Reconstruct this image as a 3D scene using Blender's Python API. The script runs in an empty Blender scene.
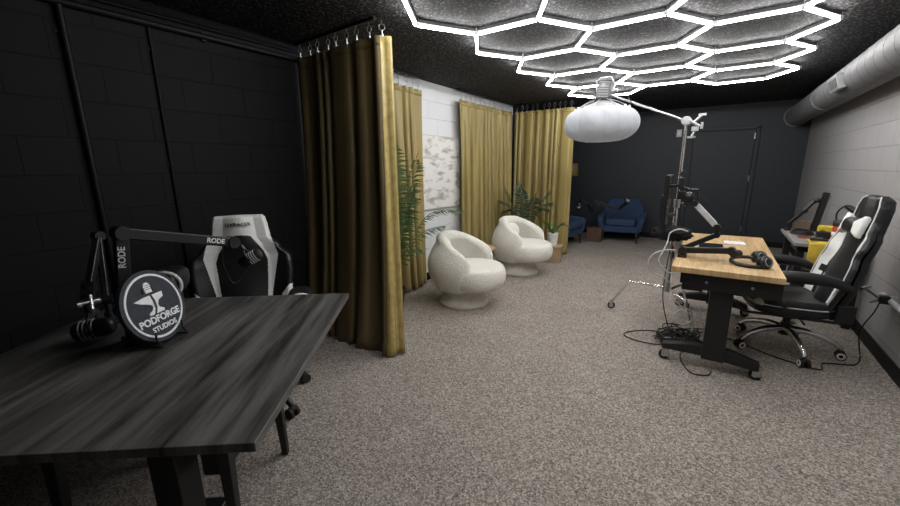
import bpy, math, random
from mathutils import Vector, Matrix, noise as mnoise
random.seed(7)
V = Vector
SC = bpy.context.scene
COL = SC.collection
PI = math.pi
rad = math.radians

# ---------------------------------------------------------------- materials
def mat(name, col, rough=0.6, metal=0.0, col2=None, nscale=30, bump=0.0, bscale=None, stretch=(1, 1, 1), spec=0.5,
        emit=None, sheen=0.0, detail=4.0, ramp=(0.35, 0.65), coat=0.0, transmission=0.0):
    m = bpy.data.materials.new(name); m.use_nodes = True
    nt = m.node_tree; b = nt.nodes['Principled BSDF']
    b.inputs['Base Color'].default_value = (*col, 1); b.inputs['Roughness'].default_value = rough
    b.inputs['Metallic'].default_value = metal; b.inputs['Specular IOR Level'].default_value = spec
    if sheen: b.inputs['Sheen Weight'].default_value = sheen; b.inputs['Sheen Roughness'].default_value = 0.4
    if coat: b.inputs['Coat Weight'].default_value = coat; b.inputs['Coat Roughness'].default_value = 0.2
    if emit: b.inputs['Emission Color'].default_value = (*emit[0], 1); b.inputs['Emission Strength'].default_value = emit[1]
    tc = nt.nodes.new('ShaderNodeTexCoord'); mp = nt.nodes.new('ShaderNodeMapping')
    mp.inputs['Scale'].default_value = stretch
    nt.links.new(tc.outputs['Object'], mp.inputs['Vector'])
    nz = nt.nodes.new('ShaderNodeTexNoise'); nz.inputs['Scale'].default_value = nscale; nz.inputs['Detail'].default_value = detail
    nt.links.new(mp.outputs['Vector'], nz.inputs['Vector'])
    if col2 is None: col2 = tuple(c * 0.82 for c in col)
    cr = nt.nodes.new('ShaderNodeValToRGB')
    cr.color_ramp.elements[0].position = ramp[0]; cr.color_ramp.elements[1].position = ramp[1]
    cr.color_ramp.elements[0].color = (*col2, 1); cr.color_ramp.elements[1].color = (*col, 1)
    nt.links.new(nz.outputs['Fac'], cr.inputs['Fac']); nt.links.new(cr.outputs['Color'], b.inputs['Base Color'])
    if bump:
        n2 = nt.nodes.new('ShaderNodeTexNoise'); n2.inputs['Scale'].default_value = bscale or nscale; n2.inputs['Detail'].default_value = 3
        nt.links.new(mp.outputs['Vector'], n2.inputs['Vector'])
        bp = nt.nodes.new('ShaderNodeBump'); bp.inputs['Strength'].default_value = bump; bp.inputs['Distance'].default_value = 0.01
        nt.links.new(n2.outputs['Fac'], bp.inputs['Height']); nt.links.new(bp.outputs['Normal'], b.inputs['Normal'])
    return m

def block_mat(name, col, mortar, rough=0.55, axis='y', bumpd=0.006, w=0.41, h=0.205, var=0.9, zoff=0.0, yoff=0.0, spec=0.5):
    m = bpy.data.materials.new(name); m.use_nodes = True
    nt = m.node_tree; b = nt.nodes['Principled BSDF']; b.inputs['Roughness'].default_value = rough; b.inputs['Specular IOR Level'].default_value = spec
    tc = nt.nodes.new('ShaderNodeTexCoord'); sp = nt.nodes.new('ShaderNodeSeparateXYZ'); cb = nt.nodes.new('ShaderNodeCombineXYZ')
    nt.links.new(tc.outputs['Object'], sp.inputs[0])
    ad = nt.nodes.new('ShaderNodeMath'); ad.operation = 'ADD'; ad.inputs[1].default_value = 10 * w + yoff
    nt.links.new(sp.outputs['Y' if axis == 'y' else 'X'], ad.inputs[0]); nt.links.new(ad.outputs[0], cb.inputs['X'])
    az = nt.nodes.new('ShaderNodeMath'); az.operation = 'ADD'; az.inputs[1].default_value = zoff
    nt.links.new(sp.outputs['Z'], az.inputs[0]); nt.links.new(az.outputs[0], cb.inputs['Y'])
    bk = nt.nodes.new('ShaderNodeTexBrick'); bk.inputs['Scale'].default_value = 1; bk.inputs['Brick Width'].default_value = w
    bk.inputs['Row Height'].default_value = h; bk.inputs['Mortar Size'].default_value = 0.005; bk.inputs['Mortar Smooth'].default_value = 0.6
    bk.inputs['Color1'].default_value = (*col, 1); bk.inputs['Color2'].default_value = (*[c * var for c in col], 1); bk.inputs['Mortar'].default_value = (*mortar, 1)
    nt.links.new(cb.outputs[0], bk.inputs['Vector']); nt.links.new(bk.outputs['Color'], b.inputs['Base Color'])
    nz = nt.nodes.new('ShaderNodeTexNoise'); nz.inputs['Scale'].default_value = 90; nz.inputs['Detail'].default_value = 4
    nt.links.new(tc.outputs['Object'], nz.inputs['Vector'])
    mx = nt.nodes.new('ShaderNodeMath'); mx.operation = 'MULTIPLY_ADD'; mx.inputs[1].default_value = 0.25
    iv = nt.nodes.new('ShaderNodeMath'); iv.operation = 'SUBTRACT'; iv.inputs[0].default_value = 1.0
    nt.links.new(bk.outputs['Fac'], iv.inputs[1]); nt.links.new(nz.outputs['Fac'], mx.inputs[0]); nt.links.new(iv.outputs[0], mx.inputs[2])
    bp = nt.nodes.new('ShaderNodeBump'); bp.inputs['Strength'].default_value = 0.7; bp.inputs['Distance'].default_value = bumpd
    nt.links.new(mx.outputs[0], bp.inputs['Height']); nt.links.new(bp.outputs['Normal'], b.inputs['Normal'])
    return m

def carpet_mat():
    """twisted loop pile: small cells of mixed brown, taupe and pale yarn"""
    m = bpy.data.materials.new('carpet'); m.use_nodes = True
    nt = m.node_tree; b = nt.nodes['Principled BSDF']; b.inputs['Roughness'].default_value = 0.95; b.inputs['Specular IOR Level'].default_value = 0.1
    tc = nt.nodes.new('ShaderNodeTexCoord'); cols = []
    for sc in (230, 120):
        vo = nt.nodes.new('ShaderNodeTexVoronoi'); vo.inputs['Scale'].default_value = sc; nt.links.new(tc.outputs['Object'], vo.inputs['Vector'])
        sp = nt.nodes.new('ShaderNodeSeparateColor'); nt.links.new(vo.outputs['Color'], sp.inputs[0]); cols.append(sp.outputs[0])
    nz = nt.nodes.new('ShaderNodeTexNoise'); nz.inputs['Scale'].default_value = 2.2; nz.inputs['Detail'].default_value = 3; nt.links.new(tc.outputs['Object'], nz.inputs['Vector'])
    ad = nt.nodes.new('ShaderNodeMath'); ad.operation = 'ADD'; nt.links.new(cols[0], ad.inputs[0]); nt.links.new(cols[1], ad.inputs[1])
    ml = nt.nodes.new('ShaderNodeMath'); ml.operation = 'MULTIPLY_ADD'; ml.inputs[1].default_value = 0.42; nt.links.new(ad.outputs[0], ml.inputs[0])
    m2 = nt.nodes.new('ShaderNodeMath'); m2.operation = 'MULTIPLY'; m2.inputs[1].default_value = 0.16; nt.links.new(nz.outputs['Fac'], m2.inputs[0]); nt.links.new(m2.outputs[0], ml.inputs[2])
    cr = nt.nodes.new('ShaderNodeValToRGB'); e = cr.color_ramp.elements
    e[0].position = 0.15; e[0].color = (0.10, 0.083, 0.070, 1); e[1].position = 0.90; e[1].color = (0.58, 0.525, 0.475, 1)
    x = e.new(0.5); x.color = (0.265, 0.234, 0.208, 1)
    nt.links.new(ml.outputs[0], cr.inputs['Fac']); nt.links.new(cr.outputs['Color'], b.inputs['Base Color'])
    return m

def wood_mat(name, c1, c2, rough, axis=(1, 1, 1), scale=6, plank=None, coat=0.0):
    """long grain streaks, with optional glued staves"""
    m = bpy.data.materials.new(name); m.use_nodes = True
    nt = m.node_tree; b = nt.nodes['Principled BSDF']; b.inputs['Roughness'].default_value = rough
    if coat: b.inputs['Coat Weight'].default_value = coat; b.inputs['Coat Roughness'].default_value = 0.35
    tc = nt.nodes.new('ShaderNodeTexCoord'); mp = nt.nodes.new('ShaderNodeMapping'); mp.inputs['Scale'].default_value = axis
    nt.links.new(tc.outputs['Object'], mp.inputs['Vector'])
    nz = nt.nodes.new('ShaderNodeTexNoise'); nz.inputs['Scale'].default_value = scale; nz.inputs['Detail'].default_value = 7; nz.inputs['Roughness'].default_value = 0.62
    nt.links.new(mp.outputs['Vector'], nz.inputs['Vector'])
    cr = nt.nodes.new('ShaderNodeValToRGB'); cr.color_ramp.elements[0].position = 0.33; cr.color_ramp.elements[1].position = 0.68
    cr.color_ramp.elements[0].color = (*c2, 1); cr.color_ramp.elements[1].color = (*c1, 1)
    nt.links.new(nz.outputs['Fac'], cr.inputs['Fac'])
    out = cr.outputs['Color']
    if plank:
        bk = nt.nodes.new('ShaderNodeTexBrick'); bk.inputs['Scale'].default_value = 1
        bk.inputs['Brick Width'].default_value = plank[0]; bk.inputs['Row Height'].default_value = plank[1]; bk.inputs['Mortar Size'].default_value = 0.0012
        bk.inputs['Color1'].default_value = (1, 1, 1, 1); bk.inputs['Color2'].default_value = (0.62, 0.6, 0.58, 1); bk.inputs['Mortar'].default_value = (0.45, 0.42, 0.4, 1)
        mp2 = nt.nodes.new('ShaderNodeMapping'); mp2.inputs['Rotation'].default_value = (0, 0, plank[2]); mp2.inputs['Location'].default_value = (5, 5, 0)
        nt.links.new(tc.outputs['Object'], mp2.inputs['Vector']); nt.links.new(mp2.outputs['Vector'], bk.inputs['Vector'])
        mx = nt.nodes.new('ShaderNodeMix'); mx.data_type = 'RGBA'; mx.blend_type = 'MULTIPLY'; mx.inputs['Factor'].default_value = plank[3]
        nt.links.new(out, mx.inputs['A']); nt.links.new(bk.outputs['Color'], mx.inputs['B']); out = mx.outputs['Result']
    nt.links.new(out, b.inputs['Base Color'])
    bp = nt.nodes.new('ShaderNodeBump'); bp.inputs['Strength'].default_value = 0.15; bp.inputs['Distance'].default_value = 0.004
    nt.links.new(nz.outputs['Fac'], bp.inputs['Height']); nt.links.new(bp.outputs['Normal'], b.inputs['Normal'])
    return m

M = dict(
    carpet=carpet_mat(),
    ceiling=mat('ceiling_black', (0.135, 0.135, 0.137), 0.85, col2=(0.007, 0.007, 0.008), nscale=58, bump=0.4, bscale=58, spec=0.25, detail=2.5, ramp=(0.52, 0.69)),
    wall_black=block_mat('black_block', (0.0076, 0.0086, 0.0099), (0.0056, 0.0064, 0.0075), 0.7, spec=0.22, bumpd=0.003, var=0.93),
    wall_white=block_mat('white_block', (0.68, 0.70, 0.72), (0.58, 0.59, 0.6), 0.6, var=0.97),
    wall_grey=block_mat('grey_block', (0.315, 0.31, 0.312), (0.24, 0.237, 0.238), 0.65, var=0.97, bumpd=0.004, zoff=0.06),
    wall_dark=mat('charcoal_paint', (0.0185, 0.0232, 0.0305), 0.6, nscale=25, bump=0.1, bscale=120),
    trim_black=mat('black_trim', (0.006, 0.006, 0.0065), 0.55, spec=.25),
    black=mat('black_metal', (0.010, 0.010, 0.011), 0.42),
    satin=mat('satin_black', (0.009, 0.009, 0.010), 0.42),
    rubber=mat('black_rubber', (0.012, 0.012, 0.012), 0.7),
    leather=mat('black_leather', (0.012, 0.012, 0.013), 0.36, bump=0.25, bscale=180),
    wleather=mat('white_leather', (0.84, 0.84, 0.82), 0.42, col2=(0.77, 0.77, 0.76), nscale=8, bump=0.2, bscale=60),
    piping=mat('white_piping', (0.8, 0.8, 0.8), 0.5),
    chrome=mat('chrome', (0.75, 0.75, 0.77), 0.24, metal=1.0, col2=(0.68, 0.68, 0.7)),
    steel=mat('brushed_steel', (0.55, 0.56, 0.58), 0.32, metal=1.0),
    grey=mat('grey_plastic', (0.32, 0.33, 0.34), 0.45),
    lgrey=mat('light_grey', (0.55, 0.56, 0.57), 0.5),
    white=mat('white_plastic', (0.8, 0.8, 0.8), 0.4),
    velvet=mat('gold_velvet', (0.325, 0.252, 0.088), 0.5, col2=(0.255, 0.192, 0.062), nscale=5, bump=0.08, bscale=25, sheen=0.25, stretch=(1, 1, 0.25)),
    velvet_shaded=mat('velvet_shadow_tone', (0.135, 0.098, 0.041), 0.5, col2=(0.10, 0.072, 0.03), nscale=5, bump=0.06, bscale=25, stretch=(1, 1, .25)),  # outer side of the near curtain: shade put into a duller, browner velvet
    hem_lit=mat('gold_lit_edge', (0.52, 0.41, 0.16), 0.4, col2=(0.40, 0.30, 0.10), nscale=20, bump=0.3, bscale=14),  # curtain edge facing the lights: its brightness is put into the gold
    boucle=mat('cream_boucle', (0.80, 0.78, 0.72), 0.95, col2=(0.62, 0.60, 0.54), nscale=95, bump=0.9, bscale=80, sheen=0.3, ramp=(0.3, 0.55)),
    cream=mat('cream_base', (0.70, 0.67, 0.61), 0.8, nscale=60, bump=0.3, bscale=120),
    blue=mat('blue_fabric', (0.026, 0.052, 0.115), 0.9, col2=(0.020, 0.040, 0.09), nscale=90, bump=0.3, bscale=220),
    dwood=mat('dark_wood_leg', (0.03, 0.018, 0.012), 0.4),
    wood=wood_mat('oak_side', (0.42, 0.28, 0.15), (0.30, 0.19, 0.09), 0.5, axis=(1, 1, 9)),
    crate=wood_mat('walnut_crate', (0.12, 0.065, 0.038), (0.05, 0.026, 0.015), 0.55, axis=(8, 8, 1)),
    kraft=wood_mat('pine_box', (0.42, 0.30, 0.18), (0.34, 0.23, 0.13), 0.65, axis=(1, 1, 6)),
    butcher=wood_mat('butcher_block', (0.74, 0.53, 0.28), (0.46, 0.29, 0.125), 0.42, axis=(14, 1.6, 1), scale=3.2, plank=(0.5, 0.045, PI / 2, 0.6)),
    blackwood=wood_mat('black_stained_wood', (0.17, 0.165, 0.156), (0.016, 0.016, 0.016), 0.45, axis=(0.8, 9, 1), scale=2.0, plank=(4.0, 0.15, 0, 0.6)),
    leaf=mat('palm_leaf', (0.13, 0.21, 0.08), 0.45, col2=(0.05, 0.10, 0.045), nscale=9, ramp=(0.3, 0.7)),
    leaf_dark=mat('dark_palm_leaf', (0.06, 0.11, 0.06), 0.45, col2=(0.022, 0.048, 0.028), nscale=9),
    leaf_light=mat('bright_leaf', (0.16, 0.30, 0.07), 0.45, col2=(0.06, 0.15, 0.04), nscale=9),
    soil=mat('soil', (0.03, 0.02, 0.015), 0.95),
    ceramic=mat('white_ceramic', (0.75, 0.74, 0.72), 0.35),
    slate=mat('slate_sign', (0.045, 0.051, 0.06), 0.75, col2=(0.036, 0.041, 0.049), spec=0.2, nscale=40),
    signwhite=mat('sign_white', (0.82, 0.83, 0.84), 0.5),
    softbox=mat('diffusion_cloth', (0.37, 0.385, 0.41), 0.85, col2=(0.30, 0.315, 0.335), nscale=7, bump=0.9, bscale=11, stretch=(1, 1, 0.35), emit=((0.90, 0.95, 1.0), 0.12)),
    duct=mat('duct_paint', (0.13, 0.13, 0.135), 0.6, col2=(0.11, 0.11, 0.114), nscale=4),
    yellow=mat('yellow_cloth', (0.66, 0.46, 0.045), 0.75, col2=(0.5, 0.33, 0.03), nscale=12, bump=0.2, bscale=30),
    yplastic=mat('yellow_plastic', (0.70, 0.52, 0.03), 0.4),
    red=mat('red_can', (0.45, 0.06, 0.03), 0.4, col2=(0.36, 0.045, 0.025)),
    screen=mat('dark_screen', (0.012, 0.013, 0.016), 0.15),
    paper=mat('white_paper', (0.82, 0.82, 0.82), 0.7),
    gold_shade=mat('gold_shade', (0.20, 0.15, 0.05), 0.6),
    desk_grey=mat('grey_laminate', (0.27, 0.26, 0.25), 0.5, nscale=30),
    cable_b=mat('black_cable', (0.012, 0.012, 0.012), 0.5),
    cable_w=mat('white_cable', (0.70, 0.70, 0.68), 0.5),
    fur=mat('black_fur', (0.016, 0.016, 0.017), 0.95, col2=(0.006, 0.006, 0.006), nscale=120, bump=1.0, bscale=150),
    holder=mat('tube_holder', (0.05, 0.05, 0.052), 0.6),
    tube=mat('led_tube', (0.95, 0.95, 0.95), 0.5, emit=((1.0, 0.985, 0.97), 59.0)),
    brown=mat('brown_carton', (0.16, 0.11, 0.07), 0.8),
)

def canvas_mat():
    m = mat('abstract_canvas', (0.70, 0.69, 0.67), 0.7, col2=(0.36, 0.34, 0.31), nscale=4.5, bump=0.2, bscale=30, stretch=(1, 1, 2.6), detail=9, ramp=(0.36, 0.5))
    return m
M['canvas'] = canvas_mat()

# ---------------------------------------------------------------- mesh helper
def frame_of(d):
    d = d.normalized(); a = V((0, 0, 1)) if abs(d.z) < 0.95 else V((1, 0, 0))
    x = d.cross(a).normalized(); y = d.cross(x).normalized()
    return x, y

class MB:
    def __init__(s): s.v = []; s.f = []; s.m = []; s.s = []
    def add(s, vs, fs, mi=0, sm=False):
        o = len(s.v); s.v += [V(p) for p in vs]
        for f in fs: s.f.append([i + o for i in f]); s.m.append(mi); s.s.append(sm)
        return s
    def box(s, c, d, mi=0, rot=None):
        c = V(c); vs = []
        for z in (-1, 1):
            for y in (-1, 1):
                for x in (-1, 1):
                    p = V((x * d[0] / 2, y * d[1] / 2, z * d[2] / 2)); vs.append(c + (rot @ p if rot else p))
        return s.add(vs, [(0, 2, 3, 1), (4, 5, 7, 6), (0, 1, 5, 4), (2, 6, 7, 3), (0, 4, 6, 2), (1, 3, 7, 5)], mi)
    def bar(s, p0, p1, w, h, mi=0, w1=None, h1=None, up=(0, 0, 1)):
        """box section bar from p0 to p1: w across, h along `up`"""
        p0, p1 = V(p0), V(p1); d = (p1 - p0).normalized(); u = V(up)
        if abs(d.dot(u)) > 0.97: u = V((0, 1, 0))
        x = d.cross(u).normalized(); y = x.cross(d).normalized(); w1 = w if w1 is None else w1; h1 = h if h1 is None else h1
        vs = [p0 + x * a * w / 2 + y * b * h / 2 for a, b in ((-1, -1), (1, -1), (1, 1), (-1, 1))] + [p1 + x * a * w1 / 2 + y * b * h1 / 2 for a, b in ((-1, -1), (1, -1), (1, 1), (-1, 1))]
        return s.add(vs, [(0, 1, 2, 3), (7, 6, 5, 4), (0, 4, 5, 1), (1, 5, 6, 2), (2, 6, 7, 3), (3, 7, 4, 0)], mi)
    def cyl(s, p0, p1, r0, r1=None, n=16, mi=0, cap=True):
        p0, p1 = V(p0), V(p1); r1 = r0 if r1 is None else r1; x, y = frame_of(p1 - p0)
        a = [p0 + (x * math.cos(2 * PI * i / n) + y * math.sin(2 * PI * i / n)) * r0 for i in range(n)]
        b = [p1 + (x * math.cos(2 * PI * i / n) + y * math.sin(2 * PI * i / n)) * r1 for i in range(n)]
        s.add(a + b, [(i, (i + 1) % n, n + (i + 1) % n, n + i) for i in range(n)], mi, True)
        if cap: s.add(a, [tuple(range(n))[::-1]], mi); s.add(b, [tuple(range(n))], mi)
        return s
    def tube(s, path, r, n=8, mi=0, closed=False):
        P = [V(p) for p in path]; N = len(P); rs = r if isinstance(r, (list, tuple)) else [r] * N
        x, y = frame_of(P[1] - P[0]); rings = []
        for i in range(N):
            if closed: d = (P[(i + 1) % N] - P[i - 1]).normalized()
            else: d = (P[min(i + 1, N - 1)] - P[max(i - 1, 0)]).normalized()
            x = (x - d * x.dot(d)).normalized(); y = d.cross(x)
            rings.append([P[i] + (x * math.cos(2 * PI * k / n) + y * math.sin(2 * PI * k / n)) * rs[i] for k in range(n)])
        vs = [p for q in rings for p in q]; fs = []
        for i in range(N if closed else N - 1):
            j = (i + 1) % N
            for k in range(n): fs.append((i * n + k, i * n + (k + 1) % n, j * n + (k + 1) % n, j * n + k))
        s.add(vs, fs, mi, True)
        if not closed: s.add(rings[0], [tuple(range(n))[::-1]], mi); s.add(rings[-1], [tuple(range(n))], mi)
        return s
    def lathe(s, prof, c=(0, 0, 0), n=32, mi=0, axis=None, sm=True, sx=1, sy=1, cap=True):
        c = V(c); R = axis or Matrix.Identity(3); vs = []; k = len(prof)
        for i in range(n):
            a = 2 * PI * i / n
            for r, z in prof: vs.append(c + R @ V((r * math.cos(a) * sx, r * math.sin(a) * sy, z)))
        fs = []
        for i in range(n):
            j = (i + 1) % n
            for q in range(k - 1): fs.append((i * k + q, j * k + q, j * k + q + 1, i * k + q + 1))
        s.add(vs, fs, mi, sm)
        if cap and prof[0][0] > 1e-5: s.add([vs[i * k] for i in range(n)], [tuple(range(n))[::-1]], mi)
        if cap and prof[-1][0] > 1e-5: s.add([vs[i * k + k - 1] for i in range(n)], [tuple(range(n))], mi)
        return s
    def ell(s, c, r, n=20, mi=0, rot=None, e=1.0):
        prof = []
        vs = []; c = V(c); m = n // 2
        def pw(t): return math.copysign(abs(t) ** e, t)
        for j in range(m + 1):
            th = -PI / 2 + PI * j / m
            for i in range(n):
                a = 2 * PI * i / n
                p = V((r[0] * pw(math.cos(th)) * pw(math.cos(a)), r[1] * pw(math.cos(th)) * pw(math.sin(a)), r[2] * pw(math.sin(th))))
                vs.append(c + (rot @ p if rot else p))
        fs = [(j * n + i, j * n + (i + 1) % n, (j + 1) * n + (i + 1) % n, (j + 1) * n + i) for j in range(m) for i in range(n)]
        return s.add(vs, fs, mi, True)
    def prism(s, pts, mtx, depth, mi=0):
        """pts in local xy, extruded along local z from 0 to depth, placed by 4x4 mtx"""
        n = len(pts); a = [mtx @ V((x, y, 0)) for x, y in pts]; b = [mtx @ V((x, y, depth)) for x, y in pts]
        s.add(a + b, [tuple(range(n))[::-1], tuple(range(n, 2 * n))] + [(i, (i + 1) % n, n + (i + 1) % n, n + i) for i in range(n)], mi)
        return s
    def grid(s, fn, nu, nv, mi=0, sm=True, mfn=None, flip=False):
        vs = [fn(i / nu, j / nv) for j in range(nv + 1) for i in range(nu + 1)]; o = len(s.v); s.v += [V(p) for p in vs]
        for j in range(nv):
            for i in range(nu):
                f = [j * (nu + 1) + i, j * (nu + 1) + i + 1, (j + 1) * (nu + 1) + i + 1, (j + 1) * (nu + 1) + i]
                if flip: f.reverse()
                s.f.append([k + o for k in f]); s.m.append(mfn((i + .5) / nu, (j + .5) / nv) if mfn else mi); s.s.append(sm)
        return s
    def build(s, name, mats, parent=None, bevel=0.0, sub=0, solid=0.0, world=False, bseg=2, smooth=None):
        me = bpy.data.meshes.new(name); vs = s.v
        if world and parent is not None:
            off = V((0, 0, 0)); q = parent
            while q is not None: off += q.location; q = q.parent
            vs = [p - off for p in vs]
        me.from_pydata([tuple(p) for p in vs], [], s.f); me.update()
        if not isinstance(mats, (list, tuple)): mats = [mats]
        for m in mats: me.materials.append(M[m] if isinstance(m, str) else m)
        for p, mi, sm in zip(me.polygons, s.m, s.s): p.material_index = mi; p.use_smooth = sm if smooth is None else smooth
        o = bpy.data.objects.new(name, me); COL.objects.link(o)
        if parent is not None: o.parent = parent
        if bevel:
            b = o.modifiers.new('bevel', 'BEVEL'); b.width = bevel; b.segments = bseg; b.limit_method = 'ANGLE'; b.angle_limit = rad(40)
            for p in me.polygons: p.use_smooth = True
            b.harden_normals = True
        if solid:
            b = o.modifiers.new('solid', 'SOLIDIFY'); b.thickness = solid; b.offset = 0
        if sub:
            b = o.modifiers.new('sub', 'SUBSURF'); b.levels = sub; b.render_levels = sub
        return o

def thing(name, label, cat, loc=(0, 0, 0), rotz=0.0, group=None):
    o = bpy.data.objects.new(name, None); COL.objects.link(o); o.location = loc; o.rotation_euler = (0, 0, rotz)
    o.empty_display_size = 0.1
    o['label'] = label; o['category'] = cat
    if group: o['group'] = group
    return o
def tag(o, label, cat, group=None):
    o['label'] = label; o['category'] = cat
    if group: o['group'] = group
    return o
def struct(o): o['kind'] = 'structure'; return o
def face(f): return math.atan2(f[1], f[0]) + PI / 2      # local -Y turned towards f
def spline(pts, k=8):
    P = [V(p) for p in pts]; out = []
    for i in range(len(P) - 1):
        a, b, c, d = P[max(i - 1, 0)], P[i], P[i + 1], P[min(i + 2, len(P) - 1)]
        for j in range(k):
            t = j / k
            out.append(0.5 * ((2 * b) + (c - a) * t + (2 * a - 5 * b + 4 * c - d) * t * t + (3 * b - a - 3 * c + d) * t ** 3))
    out.append(P[-1]); return out
def interp(tab, x):
    if x <= tab[0][0]: return tab[0][1]
    for (a, b), (c, d) in zip(tab, tab[1:]):
        if x <= c:
            t = (x - a) / (c - a); return b + (d - b) * t
    return tab[-1][1]
def sinterp(tab, x):
    if x <= tab[0][0]: return tab[0][1]
    for (a, b), (c, d) in zip(tab, tab[1:]):
        if x <= c:
            t = (x - a) / (c - a); t = t * t * (3 - 2 * t); return b + (d - b) * t
    return tab[-1][1]
def text_mesh(body, size, mtx, extrude=0.001, bold=0.0, align='CENTER', spacing=1.0):
    cu = bpy.data.curves.new('lettering', 'FONT'); cu.body = body; cu.size = size; cu.extrude = extrude; cu.offset = bold
    cu.align_x = align; cu.align_y = 'CENTER'; cu.space_character = spacing; cu.resolution_u = 3
    ob = bpy.data.objects.new('lettering_source', cu); COL.objects.link(ob)
    dg = bpy.context.evaluated_depsgraph_get(); dg.update()
    me = bpy.data.meshes.new_from_object(ob.evaluated_get(dg))
    b = MB(); b.add([mtx @ v.co for v in me.vertices], [list(p.vertices) for p in me.polygons])
    bpy.data.objects.remove(ob); bpy.data.curves.remove(cu); bpy.data.meshes.remove(me)
    return b
def basis(o, x, n):
    """4x4 with local x along x, local z along n"""
    x = V(x).normalized(); n = V(n); n = (n - x * n.dot(x)).normalized(); y = n.cross(x)
    return Matrix(((x.x, y.x, n.x, o[0]), (x.y, y.y, n.y, o[1]), (x.z, y.z, n.z, o[2]), (0, 0, 0, 1)))

# ---------------------------------------------------------------- camera
H = 1.45
F, TH, YA, RO = 380.0, rad(12.64), rad(34.78), rad(-0.76)
fw = V((-math.sin(YA) * math.cos(TH), math.cos(YA) * math.cos(TH), -math.sin(TH)))
r0 = V((math.cos(YA), math.sin(YA), 0)); u0 = r0.cross(fw)
rt = r0 * math.cos(RO) + u0 * math.sin(RO); up = -r0 * math.sin(RO) + u0 * math.cos(RO)
cam = bpy.data.cameras.new('camera'); cam.sensor_width = 36; cam.lens = 36 * F / 900; cam.clip_start = 0.02
co = bpy.data.objects.new('camera', cam); COL.objects.link(co)
co.matrix_world = Matrix(((rt.x, up.x, -fw.x, 0), (rt.y, up.y, -fw.y, 0), (rt.z, up.z, -fw.z, H), (0, 0, 0, 1)))
SC.camera = co

# ---------------------------------------------------------------- room shell
XL, XR, YB, YF, ZC = -3.02, 1.15, 8.65, -2.2, 2.47
def slab(name, lo, hi, m):
    c = [(a + b) / 2 for a, b in zip(lo, hi)]; d = [b - a for a, b in zip(lo, hi)]
    return struct(MB().box(c, d).build(name, m))
slab('floor', (XL - .1, YF - .1, -0.1), (XR + .1, YB + .1, 0), 'carpet')
slab('ceiling', (XL - .1, YF - .1, ZC), (XR + .1, YB + .1, ZC + .1), 'ceiling')
slab('wall_left', (XL - .1, YF, 0), (XL, 2.48, ZC), 'wall_black')
slab('wall_left.001', (XL - .1, 2.48, 0), (XL, 6.30, ZC), 'wall_white')
slab('wall_left.002', (XL - .1, 6.30, 0), (XL, YB, ZC), 'wall_dark')
slab('wall_back', (XL - .1, YB, 0), (XR + .1, YB + .1, ZC), 'wall_dark')
slab('wall_right', (XR, YF, 0), (XR + .1, YB, ZC), 'wall_grey')
slab('wall_front', (XL - .1, YF - .1, 0), (XR + .1, YF, ZC), 'wall_black')
slab('baseboard_right', (XR - .012, YF, 0), (XR, YB, 0.10), 'trim_black')
slab('baseboard_back', (XL, YB - .012, 0), (XR - .012, YB, 0.10), 'trim_black')
slab('baseboard_left', (XL, 2.5, 0), (XL + .012, 6.28, 0.10), 'trim_black')
# pipe run under the ceiling and two vertical conduits on the black wall
b = MB(); b.cyl((XL + .022, YF, 2.345), (XL + .022, 2.2, 2.345), 0.02, n=12); b.cyl((XL + .013, YF, 2.405), (XL + .013, 2.2, 2.405), 0.011, n=10)
for y in (-1, 0.2, 1.4): b.box((XL + .015, y, 2.345), (0.03, 0.025, 0.06))
struct(b.build('trim_1', 'trim_black'))
for i, (y, r) in enumerate(((0.685, 0.017), (1.086, 0.009))):
    b = MB(); b.cyl((XL + r, y, 0), (XL + r, y, 2.33), r, n=12)
    for z in (0.6, 1.5, 2.2): b.box((XL + .004, y, z), (0.008, r * 4, 0.02))
    struct(b.build('trim_%d' % (i + 2), 'trim_black'))
# door in the back wall
dr = struct(MB().box((0.005, YB - 0.012, 1.015), (0.90, 0.024, 2.03)).build('door_1', 'wall_dark', bevel=0.004))
b = MB()
for x in (-0.48, 0.49): b.box((x, YB - 0.02, 1.035), (0.06, 0.04, 2.07))
b.box((0.005, YB - 0.02, 2.068), (1.03, 0.04, 0.06)); b.build('door_frame', 'wall_dark', dr, bevel=0.004)
for z in (1.92, 1.2, 0.3): MB().cyl((0.452, YB - 0.034, z - .05), (0.452, YB - 0.034, z + .05), 0.009, n=10).build('hinge', 'steel', dr)
b = MB(); b.cyl((-0.37, YB - .02, 1.0), (-0.37, YB - .07, 1.0), 0.012); b.cyl((-0.37, YB - .07, 1.0), (-0.27, YB - .07, 1.0), 0.01); b.build('door_handle', 'steel', dr)
wp = tag(MB().box((-0.69, YB - 0.006, 2.03), (0.085, 0.012, 0.13)).build('wall_plate', 'lgrey', bevel=0.003), 'small pale wall plate high on the dark back wall beside the light stand mast', 'wall plate')
MB().box((-0.69, YB - 0.014, 2.03), (0.03, 0.006, 0.06)).build('switch', 'white', wp)

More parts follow.
